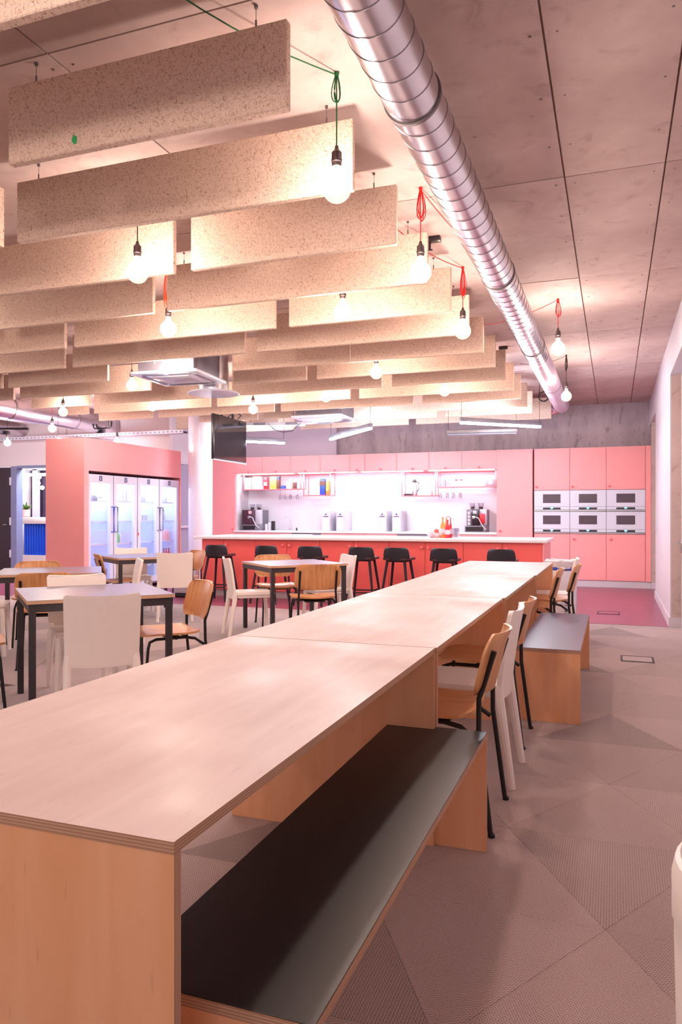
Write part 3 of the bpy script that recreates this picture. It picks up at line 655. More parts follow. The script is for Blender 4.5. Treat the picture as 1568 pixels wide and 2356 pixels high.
for k, px in enumerate((1008,1014,1021,1026)):
    tumbler('clear glass on the right niche shelf, '+PO4[k]+' of four', invY(px,13.9)[0], 13.92, zR, .05 if k < 2 else .13, .028, 'clear glasses on the right niche shelf')
for k, px in enumerate((1031,1036)): pxb('jar', ('left' if k == 0 else 'right')+' of the two grey capped glass jars on the right niche shelf', 'jar', px-2.4, px+2, .12, zR, 'lgrey', .05, extra=fr_lab('grey',.3,.6), group='grey jars on the right niche shelf')
for k, px in enumerate((1049,1060)): pxb('shaker', ('left' if k == 0 else 'right')+' of the two red topped shakers on the right niche shelf', 'shaker', px-2.6, px+2.4, .11, zR, 'lightpink', .05, extra=lid('redb',.025,1), group='red topped shakers')
pxb('toaster', 'rounded grey toaster at the right end of the right niche shelf', 'toaster', 1116, 1139, .13, zR, 'grey', .18, extra=fr_lab('lgrey',.3,.8,.4))
# stemware hanging below shelves
def stem(lab, px, zt, grp):
    x_ = invY(px, 13.9)[0]; t = empty('wine_glass', (x_, 13.92, zt-.008), 0, lab, 'glass', grp)
    MB().lathe([(.032,0),(.032,-.003),(.004,-.008),(.004,-.08)], 12).build('stem', 'clear', t); MB().lathe([(.004,-.08),(.03,-.11),(.034,-.15),(.027,-.19),(.025,-.19),(.032,-.15),(.028,-.112),(.002,-.085)], 14).build('bowl', 'clear', t)
for k, px in enumerate((643,655,667,683)): stem('upside down wine glass under the left niche shelf, '+PO4[k], px, zL-.018, 'wine glasses under the left shelf')
for k, px in enumerate((1012,1028,1042,1058)): stem('upside down wine glass under the right niche shelf, '+PO4[k], px, zR-.018, 'wine glasses under the right shelf')
# water dispensers
WT = .936
for k, (px, l) in enumerate(((748,'leftmost'),(781,'second from left'),(877.5,'third from left'),(910.5,'rightmost'))):
    x_ = invY(px, 13.72)[0]; t = empty('water_dispenser', (x_, 13.97, WT), 0, 'tall white water dispenser on the back worktop, '+l+' of four', 'water dispenser', 'white water dispensers'); 
    MB().rbox(-.09, .09, -.22, .2, 0, .40, .012).build('body', 'lgrey', t); MB().box(-.07,.07,-.222,-.22,.02,.37).build('front_panel', 'fwhite', t)
    MB().lathe([(.016,0),(.016,-.006)], 14, (0,-.222,.33), axis='y').build('button', 'blueb', t)
    MB().rbox(-.05,.05,-.245,-.222,.285,.30,.004).build('spout', 'grey', t); MB().rbox(-.06,.06,-.25,-.222,.0,.015,.003).build('drip_tray', 'lgrey', t)
# taps
for px, l in ((662,'left'),(1033,'right')):
    x_ = invY(px, 13.95)[0]; t = empty('tap', (x_, 14.05, WT), 0, 'thin steel swan-neck tap on the back worktop, '+l+' one', 'tap')
    MB().lathe([(.022,0),(.022,.05),(.012,.06)], 12).build('base', 'lgrey', t); MB().tube([(0,0,.05),(0,0,.26),(-.02,-.04,.29),(-.05,-.12,.29),(-.055,-.15,.24)], .009).build('neck', 'lgrey', t)
# coffee machines
def coffee(x, lab, alt):
    t = empty('coffee_machine', (x, 13.95, WT), 0, lab, 'coffee machine'); W = .19
    MB().rbox(-W, W, -.24, .22, 0, .12, .008).build('base', 'grey', t); MB().box(-W+.02, W*.55 if not alt else W-.04, -.242, -.24, .015, .10).build('drip_tray', 'dark', t)
    MB().rbox(-W, W, -.06, .22, .12, .42, .008).build('body', 'grey', t)
    MB().rbox(-W+.0 if not alt else -.055, .05 if not alt else .06, -.24, -.06, .125, .42, .01).build('brew_head', 'plum' if not alt else 'dark', t)
    MB().rbox(.052 if not alt else .062, W, -.12, -.06, .125, .42, .004).build('side_cover', 'lgrey', t)
    MB().box(-.04, .03, -.243, -.241, .34, .40).build('display', 'lightpink' if not alt else 'lgrey', t)
    MB().rbox(-.05, .0, -.27, -.24, .24, .30, .006).build('spout', 'steel', t)
    for k in (-.10, .06):
        h = MB().lathe([(.035,.42),(.06,.53),(.062,.54),(.055,.54),(.03,.43)], 14, (k,.05,0)).build('bean_hopper', 'clear', t); MB().lathe([(.03,.425),(.045,.47),(0,.475)], 12, (k,.05,0)).build('bean', 'brown', h)
    MB().tube([(0,-.26,.28),(.07,-.28,.26),(.14,-.28,.12),(.2,-.25,.05)], .009).build('milk_hose', 'white', t)
    if alt:
        MB().rbox(.07, .165, -.20, -.12, .16, .34, .008).build('milk_box', 'redb', t)
        for k in range(4): MB().lathe([(.03,0),(.036,.05),(.03,.05)], 12, (-.12,-.14,.13+.065*k)).build('cup', 'white', t)
    return t
coffee(invY(580,13.8)[0], 'plum and grey coffee machine at the left end of the back worktop', False)
coffee(invY(1094,13.8)[0], 'black and silver coffee machine with red milk box at the right of the back worktop', True)
for px, h, m, l in ((612,.13,'white','white milk jug beside the left coffee machine'),(619,.17,'lgrey','grey can beside the left coffee machine'),(627,.19,'dark','dark flask right of the left coffee machine')):
    pxb('canister', l, 'canister', px-3, px+3, h, WT, m, .07, 13.85, lid('grey' if m != 'dark' else 'lgrey',.015))
pxb('soap_bottle', 'tiny black bottle beside the left tap', 'bottle', 680, 683, .05, WT, 'dark', .03, 13.9, lid('grey',.015,.5))

# ============================================================ ISLAND
IF = 10.15; IB = 11.2; IT = .925
ipx = [464,514,586,659,735,813,894,977.5,1065,1155,1247]; ikn = [None,521,651,666,805,820,970,986,1145,1164]
XI = lambda p: invY(p, IF)[0]
for i in range(10):
    kx = XI(ikn[i]) if ikn[i] else None
    cabinet('island_cabinet', 'coral island cabinet in painted shade tone facing the stools, '+ORD[i]+' door from the left', XI(ipx[i]), XI(ipx[i+1]), IF, IB, .11, IT-.04, 'pinkshade', kx, .80, 'doors on the island front')
ie = MB().box(XI(1247)+.001, XI(1247)+.02, IF-.005, IB, .004, IT-.04).build('end_panel', 'pink'); tag(ie, 'coral pink end panel closing the right side of the island', 'panel')
ip = MB().box(XI(464), XI(1247), IF+.05, IB, .004, .11).build('plinth', 'white'); tag(ip, 'white recessed plinth along the island', 'plinth')
it = MB().rbox(-6.14, XI(1247)+.06, IF-.06, IB+.05, IT-.04, IT, .004).build('island_worktop', 'ctop'); tag(it, 'long white slab worktop on the coral island', 'worktop')
xx, yy = inv(682, 1230.5, IT)
t = MB().rbox(-.24,.24,-.14,.14,0,.006,.002).build('hob', 'lgrey', None, (xx,yy,IT)); tag(t, 'flat grey steel plate let into the white island top at left', 'plate')
# drinks and fruit on the island
bx_, by_ = inv(1003, 1235, IT); by_ = 10.6; bx_ = invY(1004, by_)[0]
t = empty('fruit_bowl', (bx_, by_, IT), 0, 'shallow clear bowl of red apples on the island top', 'bowl')
MB().lathe([(.07,0),(.13,.03),(.16,.08),(.155,.08),(.125,.035),(0,.012)], 24).build('bowl', 'clear', t)
k = 0
for (dx, dy, dz, m, l) in ((-.06,-.03,.05,'apple','red apple at the left in the clear bowl'),(.02,-.06,.05,'applep','pale apple at the front of the clear bowl'),(.075,-.01,.055,'apple','red apple at the right in the clear bowl'),(-.02,.05,.05,'applep','pale apple at the back of the clear bowl'),(.0,-.01,.115,'apple','topmost red apple heaped in the clear bowl'),(-.085,.03,.075,'applep','pale apple at the far left rim of the clear bowl')):
    a = empty('apple', (bx_+dx, by_+dy, IT+dz-.02), 0, l, 'apple', 'apples in the bowl'); MB().lathe([(0,-.026),(.022,-.032),(.038,-.005),(.034,.022),(.012,.032),(0,.026)], 14).build('flesh', m, a); MB().tube([(0,0,.026),(.004,0,.045)], .002, 5).build('stem', 'brown', a)
for px, yb, h, r, m, c, l in ((1018,10.55,.30,.036,'juice','orangeb','tall orange drink bottle left of the red bottle on the island'),(1026.5,10.66,.31,.032,'orangeb','lightpink','second orange bottle standing behind the red bottle'),(1029,10.5,.26,.036,'redb','redb','red bottle with a white label on the island'),(1036,10.6,.29,.018,'redb','redb','slim red bottle right of the labelled red bottle')):
    b = bottle('drink_bottle', l, (invY(px,yb)[0], yb, IT), h, r, m, c, 'bottles on the island'); MB().lathe([(r+.001,h*.2),(r+.001,h*.45)], 12).build('label', 'lightpink', b)
for px, yb, l in ((1043,10.55,'left'),(1048.5,10.5,'middle'),(1051,10.64,'right')): tumbler('clear water glass by the bottles on the island, '+l+' of three', invY(px,yb)[0], yb, IT, .14, .032, 'water glasses on the island')
# ============================================================ DUCT
DX, DZ, DR = -.811, CAMH+1.792, .12
t = empty('spiral_duct', (DX, 0, DZ), 0, 'large galvanised spiral ventilation duct running under the ceiling towards the kitchen', 'duct')
MB().lathe([(DR,-1.2),(DR,8.7)], 56, axis='y').build('duct_body', 'galv', t)
def helix(y0, y1, pitch, r, tr, n=40, m=5):
    pts = []; N_ = int((y1-y0)/pitch*n)
    for i in range(N_+1):
        a = 2*PI*i/n; pts.append((r*math.cos(a), y0+pitch*i/n, r*math.sin(a)))
    return MB().tube(pts, tr, m)
helix(-1.1, 8.7, .145, DR, .0028).build('spiral_seam', 'seam', t)
for y in (2.05,):
    MB().lathe([(DR,y-.05),(DR+.004,y-.048),(DR+.004,y+.01),(DR,y+.012)], 56, axis='y').build('coupling', 'galv', t)
sc_ = MB()
for a in (200,212): sc_.lathe([(.006,0),(.005,.004),(0,.005)], 8)
prof = []; y = 8.7
while y < 12.75: prof += [(DR+.004,y),(DR+.004,y+.022),(DR-.004,y+.03),(DR-.004,y+.048)]; y += .055
MB().lathe(prof, 40, axis='y', smooth=False).build('flexible_hose', P('foil_hose', srgb(214,196,212), .35, .7, var=.05), t)
el = []
for i in range(13):
    a = PI/2*i/12; el.append((-.22+.22*math.cos(a), 12.75+.22*math.sin(a), 0))
el += [(-.5,12.97,0),(-1.6,12.97,0)]
MB().tube(el, DR-.005, 32).build('elbow', 'galv', t)
for x in (-.3,-.62): MB().lathe([(DR-.004,x),(DR+.004,x+.01),(DR+.004,x+.03),(DR-.004,x+.04)], 32, (0,12.97,0), axis='x').build('collar', 'seam', t)
for y in (.6, 3.1, 5.6, 8.1, 10.6):
    b = MB().lathe([(DR+.004,y-.012),(DR+.007,y-.01),(DR+.007,y+.01),(DR+.004,y+.012)], 40, axis='y'); b.tube([(0,y,DR),(0,y,CZ-DZ-.001)], .004, 6); b.build('hanger', 'dsteel', t)
# ============================================================ BAFFLES
BT, BB, BTH = CAMH+1.907, CAMH+1.563, .04
def segs(row):
    y = rows[row]
    if row % 2 == 1: s = [(-2.54,-1.18),(-4.73,-2.67),(-6.89,-4.84),(-8.05,-7.0)]
    else: s = [(-3.22,-1.18),(-5.39,-3.345),(-7.54,-5.5),(-8.05,-7.65)]
    if row == 7: s = [(-2.54,-1.18),(-3.9,-2.55),(-7.0,-5.53),(-8.05,-7.1)]
    if row == 8: s = [(-3.22,-1.18),(-4.30,-3.345),(-7.54,-5.47),(-8.05,-7.65)]
    if row == 12: s = [(-3.22,-1.18),(-5.39,-4.86),(-6.6,-5.5)]
    if row == 13: s = [(-2.54,-1.18),(-4.1,-2.67),(-7.54,-5.5)]
    if row == 14: s = [(-3.22,-.96),(-5.39,-3.345),(-6.6,-5.5)]
    return s
rows = [1.87+.765*i for i in range(15)]
bp = {}
def baffle(x0, x1, y, lab):
    L_ = x1-x0; key = round(L_,2)
    t = empty('acoustic_baffle', ((x0+x1)/2, y, BB), 0, lab, 'baffle', 'wood wool baffles hanging from the ceiling')
    if key not in bp:
        bp[key] = (MB().rbox(-L_/2, L_/2, -BTH/2, BTH/2, 0, BT-BB, .004, 1).build('board', 'wool', t), )
        for s in (-1,1):
            b = MB().tube([(s*(L_/2-.14),0,BT-BB-.002),(s*(L_/2-.14),0,BT-BB+.035)], .004, 6); b.tube([(s*(L_/2-.14),0,BT-BB+.03),(s*(L_/2-.14),0,CZ-BB)], .0013, 5)
            b.lathe([(.008,CZ-BB-.012),(.008,CZ-BB)], 8, (s*(L_/2-.14),0,0)); bp[key] += (b.build('suspension_wire', 'dsteel', t),)
    else:
        for src in bp[key]: c = src.copy(); COL.objects.link(c); c.parent = t
    return t
for r_ in range(15):
    ss = segs(r_)
    for k, (x0, x1) in enumerate(ss):
        if r_ == 0 and k > 2: continue
        lab = 'wood wool baffle, %s row from the front, %s' % (ORD[r_], ('piece beside the steel duct' if k == 0 else ORD[k]+' piece from the duct'))
        o = baffle(x0, x1, rows[r_], lab)
        if r_ == 1 and k == 0:
            gx, gz = invY(171, rows[1]-BTH/2, 321)
            MB().add([(gx-(x0+x1)/2+a*.014, -BTH/2-.0015, gz-BB+b_*.02) for a, b_ in ((-1,0),(-.3,1),(1,.5),(.9,-.8),(-.2,-1.1))], [(0,1,2,3,4)]).build('sticker', 'greent', o)
# loose tan board at far left
# ============================================================ PENDANT BULBS
def bulb_mesh():
    g = [(.0,-.066)]+[(.066*math.sin(a), -.066*math.cos(a)) for a in [PI*i/14 for i in range(1,12)]]+[(.03,.062),(.021,.075),(.019,.10),(.018,.115)]
    return MB().lathe(g, 28)
glass0 = core0 = sock0 = None
def coil(mb, top, drop, wd, n, seed, r=.0028):
    rr = random.Random(seed)
    for i in range(n):
        a = YAW+rr.uniform(-.6,.6); w_ = wd*rr.uniform(.5,1); d_ = drop*rr.uniform(.8,1.05); off = rr.uniform(-.25,.25)*wd
        pts = []
        for k in range(17):
            q = 2*PI*k/16; x = math.sin(q)*w_*(.35+.65*(1-math.cos(q))/2)
            pts.append((top[0]+x*math.cos(a)+off*(1-math.cos(q))/2, top[1]+x*math.sin(a), top[2]-d_*(1-math.cos(q))/2))
        mb.tube(pts, r, 6)
def pendant(px, py, lab, cord='bcord', loop=None, Yfix=None, D=None, hook=None, feed=None, lit=True, power=1.0):
    global glass0, core0, sock0
    D = D or F*1.48/(HY-py)
    l = (px-CX)/F*D; x, y = l*CS-D*SN, l*SN+D*CS
    if Yfix: x = invY(px, Yfix)[0]; y = Yfix; D = -x*SN+y*CS
    z = CAMH+(HY-py)*D/F
    t = empty('pendant_bulb', (x,y,z), 0, lab, 'pendant light', 'round filament bulbs hanging between the baffles')
    if glass0 is None:
        glass0 = bulb_mesh().build('globe', 'bulb', t)
        core0 = MB().lathe([(0,-.034),(.018,-.028),(.028,0),(.02,.03),(.008,.045),(.008,.075)], 16).build('filament', 'bulbcore', t)
        sock0 = MB().lathe([(.0,.095),(.021,.097),(.023,.115),(.025,.117),(.025,.13),(.023,.132),(.023,.16),(.017,.165),(.010,.178),(.008,.19),(0,.19)], 20).build('socket', 'socket', t)
    else:
        for s in (glass0, core0, sock0): c = s.copy(); COL.objects.link(c); c.parent = t
    top = CZ-z; mb = MB()
    mb.tube([(0,0,.188),(0,0,top-.002)], .0032, 6)
    if loop: coil(mb, (0,0,top-.01), loop[0], loop[1], loop[2], int(px))
    mb.lathe([(.010,top-.02),(.012,top)], 8)
    if feed:
        fx, fy = feed; pts = []
        for k in range(9):
            q = k/8; pts.append((fx*q, fy*q, top-.012-.05*math.sin(PI*q)))
        mb.tube(pts, .003, 6)
    mb.build('cord', cord, t)
    if lit: light('bulb_light', 'POINT', (x,y,z), BULB_W*power, BULB_C, .05)
    return t
pendant(774,433,'large lit globe bulb on a looped green cord in front of the second baffle row','green',(.13,.03,3),D=3.37,feed=(-.50,-1.05))
pendant(316,627,'lit globe bulb on a straight black cord before the left third row baffle','bcord')
pendant(967,627,'lit globe bulb on a bundled red cord, the largest one with a red cord','red',(.2,.04,5),feed=(.2,1.3))
pendant(788,718,'lit globe bulb with a green coil peeking out above its socket','green',(.37,.06,4))
pendant(387,757,'lit globe bulb with an orange red cord tangle above its socket','orange',(.34,.07,6))
pendant(1064,762,'lit globe bulb on a red bundled cord beside the steel duct','red',(.24,.035,6),feed=(-.3,-1.2))
pendant(1283,802,'lit globe bulb on a red cord hanging right of the steel duct','red',(.16,.035,3),D=6.9,feed=(-.9,.7))
pendant(1302,912,'lit globe bulb on a black looped cord at the far end of the duct','bcord',(.2,.03,3),feed=(-.6,.3))
pendant(865,858,'lit globe bulb on an orange cord, centre of the seventh baffle gap','orange')
pendant(381,848,'lit globe bulb in front of the ceiling cassette unit','bcord',D=7.68)
pendant(303,887,'lit globe bulb on a black cord left of the cassette unit','bcord',Yfix=7.5)
pendant(750,914,'lit globe bulb right of the round ceiling diffuser above the niche','bcord',Yfix=9.0)
pendant(1022,900,'lit globe bulb above the white horizontal linear lamp','bcord',Yfix=8.98)
pendant(582,942,'lit globe bulb above the hanging screen, to its right','bcord',Yfix=9.2)
pendant(350,936,'lit globe bulb left of the round column','bcord',Yfix=9.12)
pendant(145,948,'lit globe bulb under the left end of the baffles, above the fridge block','bcord',D=10.6)
pendant(120,986,'lit globe bulb low at left beneath the round silver duct','red',D=12.2)
pendant(17,1019,'lit globe bulb at the left picture edge below the cable tray','bcord',D=13.4)
pendant(269,1018,'unlit black socket bulb just above the fridge block','bcord',D=13.2,lit=False)
# unseen bulbs added as fill light outside the view
for i, (x, y) in enumerate(((-2.7,.5),(-1.25,.8),(-2.0,-.6),(-4.3,.4),(-4.6,2.2),(-5.4,4.0),(-6.9,5.4),(-1.2,-1.6))):
    t = empty('pendant_bulb', (x,y,2.66), 0, 'added unseen fill bulb out of view, '+ORD[i]+' one nearest the camera', 'pendant light', 'added fill bulbs out of view')
    for s in (glass0, core0, sock0): c = s.copy(); COL.objects.link(c); c.parent = t
    MB().tube([(0,0,.188),(0,0,CZ-2.66)], .0032, 6).build('cord', 'bcord', t); light('bulb_light', 'POINT', (x,y,2.66), BULB_W, BULB_C, .05)
# ceiling hook junction boxes
for (px, py, l) in ((997,555,'black junction box behind the red cord bulb near the duct'),(1157,803,'black junction box beside the small baffles near the duct')):
    x, y = inv(px, py, CZ-.03); t = empty('junction_box', (x,y,CZ-.001), 0, l, 'junction box')
    MB().rbox(-.05,.05,-.03,.03,-.035,0,.004).build('box', 'dark', t); MB().tube([(-.03,0,-.03),(-.03,0,-.09),(-.01,0,-.09)], .01, 8).build('conduit', 'dark', t)
# coiled black cable near duct end
x, y = inv(1253, 915, 2.95); x, y = invY(1250, 11.9)[0], 11.9
t = empty('cable_coil', (x, y, CAMH+(HY-912)*(-x*SN+y*CS)/F), 0, 'coiled black cable hanging beside the duct end', 'cable'); mb = MB()
for k in range(3): mb.tube([((.07+.004*k)*math.cos(2*PI*i/20), .01*k, (.07+.004*k)*math.sin(2*PI*i/20)) for i in range(21)], .006, 6)
mb.tube([(-.07,0,.05),(-.06,0,CZ-t.location.z-.001)], .005, 6); mb.build('coil', 'bcord', t)

# ============================================================ CEILING DEVICES
def cassette(x, y, z, w_, rot, lab, h):
    t = empty('ceiling_cassette', (x,y,z), rot, lab, 'air conditioner')
    f = MB(); f.rbox(-w_/2,w_/2,-w_/2,w_/2,0,.035,.012,2); f.build('frame', 'oven', t)
    MB().rbox(-w_*.27,w_*.27,-w_*.27,w_*.27,-.008,.002,.004).build('grille', 'lgrey', t)
    sl = MB()
    for s in (-1,1): sl.box(-w_*.36,w_*.36,s*w_*.39-.022,s*w_*.39+.022,-.004,.004); sl.box(s*w_*.39-.022,s*w_*.39+.022,-w_*.33,w_*.33,-.004,.004)
    sl.build('louvre', 'grey', t)
    MB().box(-w_*.42,w_*.42,-w_*.42,w_*.42,.036,h).build('unit_body', 'grey', t)
    for sx in (-1,1):
        for sy in (-1,1): MB().tube([(sx*w_*.44,sy*w_*.36,.04),(sx*w_*.44,sy*w_*.36,CZ-z-.001)], .005, 6).build('hanger_rod', 'dsteel', t)
    mb = MB()
    for k in range(3): mb.tube([(-w_*.42+.2+.1*k,-w_*.42,.12),(-w_*.42+.22+.1*k,-w_*.5,.16+.03*k),(-w_*.42+.3+.1*k,-w_*.5,.24),(-w_*.42+.32+.1*k,-w_*.42,.27)], .009, 7)
    mb.build('pipe', 'cream', t)
x, y = inv(413, 868, 2.755); cassette(-4.52, 7.15, 2.76, .78, R(5), 'white square air conditioning cassette hanging in the gap between baffles', .30)
x, y = inv(748, 969, 2.76); cassette(x, y, 2.78, .84, R(0), 'second white cassette unit, far away above the niche', .28)
x, y = inv(491, 905, 2.71); t = empty('round_diffuser', (x,y,2.70), 0, 'white round ceiling air diffuser with swirl slots on a short duct neck', 'diffuser')
MB().lathe([(.12,-.004),(.30,0),(.305,.006),(.29,.02),(.19,.028),(.12,.025)], 40).build('plate', 'oven', t); 
for k in range(16):
    a = 2*PI*k/16; v_ = MB().box(.02,.115,-.006,.006,-.003,.004); v_.tf(lambda p, a=a: Vector((p.x*math.cos(a)-p.y*math.sin(a), p.x*math.sin(a)+p.y*math.cos(a), p.z))); v_.build('vane', 'dsteel', t)
MB().lathe([(.12,.0),(.12,.006)], 24).build('core', 'grey', t); MB().lathe([(.18,.026),(.18,CZ-2.70-.001)], 32).build('neck', 'galv', t)
# linear LED pendants
def linlamp(p0, p1, lab, lit=True, z=2.55, cable=True):
    x0, y0 = p0; x1, y1 = p1; L_ = math.hypot(x1-x0,y1-y0); a = math.atan2(y1-y0,x1-x0)
    t = empty('linear_lamp', ((x0+x1)/2,(y0+y1)/2,z), a, lab, 'pendant light', 'slim linear pendant lamps')
    MB().rbox(-L_/2,L_/2,-.03,.03,0,.06,.006).build('housing', 'grey' if lit else 'dsteel', t)
    MB().rbox(-L_/2+.01,L_/2-.01,-.026,.026,-.03,-.001,.006).build('diffuser', 'led' if lit else 'grey', t)
    for s in (-1,1): MB().tube([(s*(L_/2-.02),0,.06),(s*(L_/2-.02),0,CZ-z-.001)], .003, 5).build('suspension_wire', 'bcord', t)
    return t
linlamp(inv(1058,970,2.55), inv(1243,980,2.55), 'bright horizontal linear lamp hanging over the right part of the island')
linlamp(inv(760,1009,2.55), inv(853,983,2.55), 'bright linear lamp slanting up to the right above the niche')
p0 = inv(655,1018,2.55); p1 = inv(545,1013,2.55); linlamp(p1, p0, 'bright linear lamp partly hidden behind the hanging screen')
linlamp(inv(1028,998,2.55), inv(1190,994,2.55), 'linear lamp seen dark from the side beneath the last baffles', False)
linlamp((-8.85,10.2), (-8.4,11.3), 'added fill lamp over the passage left of the fridge block', True)  # lamp added to brighten the floor on the left
linlamp((-11.9,8.2), (-10.9,9.2), 'added unseen fill lamp out of view at far left', True)  # unseen lamp added as cool fill for the left side
# hall lamps seen through doorway
hx_, hz_ = invY(92, 13.6, 1092)
t = empty('hall_lamp', (hx_,13.6,hz_), 0, 'bright bar lamp in the hall seen through the doorway', 'lamp'); MB().rbox(-.45,.25,-.03,.03,-.03,.03,.01).build('diffuser', 'ledsoft', t)
for s in (-.4,.2): MB().tube([(s,0,.03),(s,0,CZ-hz_-.001)], .004, 5).build('suspension_wire', 'bcord', t)
light('hall_light', 'AREA', (-10.8,13.0,2.9), 110, (.85,.9,1), 1.5, .8)
for k,(px,py) in enumerate(((46,1107),(49,1119),(90,1098),(88,1112),(97,1122),(60,1110))):
    gx, gz = invY(px, 13.8, py); t = empty('globe_lamp', (gx,13.8,gz), 0, 'small globe lamp in the dark hall, '+ORD[k]+' of the cluster', 'lamp', 'globe lamps in the hall')
    MB().lathe([(0,-.05),(.04,-.03),(.05,0),(.04,.03),(0,.05)], 12).build('globe', 'ledsoft', t); MB().tube([(0,0,.05),(0,0,CZ-gz-.001)], .004, 5).build('cord', 'bcord', t)
# hanging screen
sx, sy = -5.80, 10.65
t = empty('hanging_screen', (sx, sy, 2.115), R(3), 'large black flat screen hanging from the ceiling beside the round column', 'screen')
MB().rbox(-.03,.015,-.6,.6,0,.70,.006).build('body', 'dark', t); MB().box(.015,.017,-.585,.585,.02,.685).build('display', 'screen', t)
MB().box(.0,.02,-.6,.6,-.012,.004).build('bottom_bezel', 'lgrey', t)
mb = MB(); mb.tube([(-.05,-.2,.5),(-.05,-.2,CZ-2.116)], .02, 10); mb.tube([(-.05,.2,.5),(-.05,.2,CZ-2.116)], .02, 10); mb.box(-.07,-.03,-.3,.3,.3,.5); mb.build('ceiling_mount', 'dark', t)
mb = MB(); mb.tube([(-.0,-.1,.69),(.05,.1,.82),(.1,.2,.76),(.0,.3,.72)], .008, 6); mb.build('cable', 'bcord', t)
# socket strip tray with hanging cables
xa, ya = inv(570,978,2.76); xb, yb = inv(700,976,2.76)
t = empty('power_tray', ((xa+xb)/2, (ya+yb)/2, 2.74), math.atan2(yb-ya, xb-xa), 'white ceiling cable tray with power sockets and dangling black cables', 'cable tray'); L_ = math.hypot(xb-xa,yb-ya)
MB().rbox(-L_/2,L_/2,-.10,.10,0,.05,.004).build('tray', 'lgrey', t)
for k in range(5): f = MB().box(-L_/2+.12+k*.27,-L_/2+.32+k*.27,-.108,-.10,.005,.045).build('socket_block', 'white' if k % 2 else 'grey', t)
MB().tube([(-.1,-.1,.02),(0,-.12,-.08),(.15,-.12,-.12),(.3,-.12,-.10),(.42,-.1,.02)], .006, 6).build('cable', 'bcord', t)
MB().tube([(-L_/2+.05,0,.05),(-L_/2+.05,0,CZ-2.741)], .006, 6).build('hanger_rod', 'dsteel', t); MB().tube([(L_/2-.05,0,.05),(L_/2-.05,0,CZ-2.741)], .006, 6).build('hanger_rod', 'dsteel', t)
# services at far left
t = empty('round_duct', (-9.2, 0, 2.98), 0, 'silver round duct under the far left ceiling', 'duct'); MB().lathe([(.17,4),(.17,12.15)], 36, axis='y').build('duct_body', 'galv', t)
for y in (5,6.5,8,9.5,11):
    b = MB().lathe([(.17,y-.02),(.178,y-.015),(.178,y+.015),(.17,y+.02)], 36, axis='y'); b.tube([(0,y,.17),(0,y,CZ-2.981)], .005, 6); b.build('hanger', 'seam', t)
t = empty('round_duct', (-11.45, 0, 3.0), 0, 'second silver duct near the left picture edge', 'duct'); MB().lathe([(.14,6),(.14,12.15)], 32, axis='y').build('duct_body', 'galv', t)
for y in (7,8.6,10.6):
    b = MB().lathe([(.14,y-.02),(.147,y-.015),(.147,y+.015),(.14,y+.02)], 30, axis='y'); b.tube([(0,y,.14),(0,y,CZ-3.001)], .005, 6); b.build('hanger', 'seam', t)
def tray(p0, p1, z, w_, lab, n):
    x0, y0 = p0; x1, y1 = p1; L_ = math.hypot(x1-x0,y1-y0); t = empty('cable_tray', ((x0+x1)/2,(y0+y1)/2,z), math.atan2(y1-y0,x1-x0), lab, 'cable tray')
    MB().box(-L_/2,L_/2,-w_/2,w_/2,0,.004).box(-L_/2,L_/2,-w_/2,-w_/2+.004,.004,.06).box(-L_/2,L_/2,w_/2-.004,w_/2,.004,.06).build('tray', 'lgrey', t)
    h = MB()
    for i in range(n): q = -L_/2+L_*(i+.5)/n; h.box(q-.02,q+.02,-w_/2-.0015,-w_/2,.02,.04)
    tag(h.build('slot', 'grey', t), kind='stuff')
    c = MB(); c.tube([(-L_/2,-.02,.02),(L_/2,-.03,.02)], .012, 6); c.tube([(-L_/2,.04,.02),(L_/2,.03,.02)], .01, 6); c.build('cable', 'bcord', t)
    for q in (-L_/2+.2, 0, L_/2-.2): MB().tube([(q,w_/2,.03),(q,w_/2,CZ-z-.001)], .005, 6).build('hanger_rod', 'dsteel', t)
tray((-12.8,11.75),(-7.3,11.75), 2.735, .2, 'perforated cable tray crossing above the fridge block', 60)
tray((-12.8,9.3),(-9.6,9.3), 2.78, .2, 'shorter perforated cable tray under the left ducts', 34)
tray((-10.45,6.5),(-10.45,11.5), 3.0, .2, 'dark cable tray running between the two left ducts', 40)
t = empty('track_light', (-10.6,10.2,2.76), R(20), 'black crossed spot track under the left ceiling', 'track light')
MB().box(-.9,.9,-.03,.03,0,.04).build('track', 'dark', t); MB().box(-.03,.03,-.5,-.031,0,.04).box(-.03,.03,.031,.5,0,.04).build('track', 'dark', t)
for k in range(3): MB().lathe([(.03,-.10),(.035,0)], 12, (-.5+.4*k,0,0)).build('spot', 'dark', t)
MB().tube([(0,0,.04),(0,0,CZ-2.761)], .008, 6).build('rod', 'dark', t)
xx, zz = invY(232, 10.9, 985)
t = empty('pipe_bracket', (xx,10.9,zz), R(-10), 'black bent pipe bracket hanging before the silver duct', 'bracket')
MB().tube([(-.2,0,.09),(-.19,0,.03),(-.16,0,0),(.14,0,0),(.17,0,.03),(.18,0,CZ-zz-.001)], .013, 8).build('pipe', 'dark', t); MB().tube([(-.2,.08,.09),(-.19,.08,.03),(-.16,.08,0),(.14,.08,0),(.17,.08,.03),(.18,.08,.12)], .013, 8).build('pipe', 'dark', t)

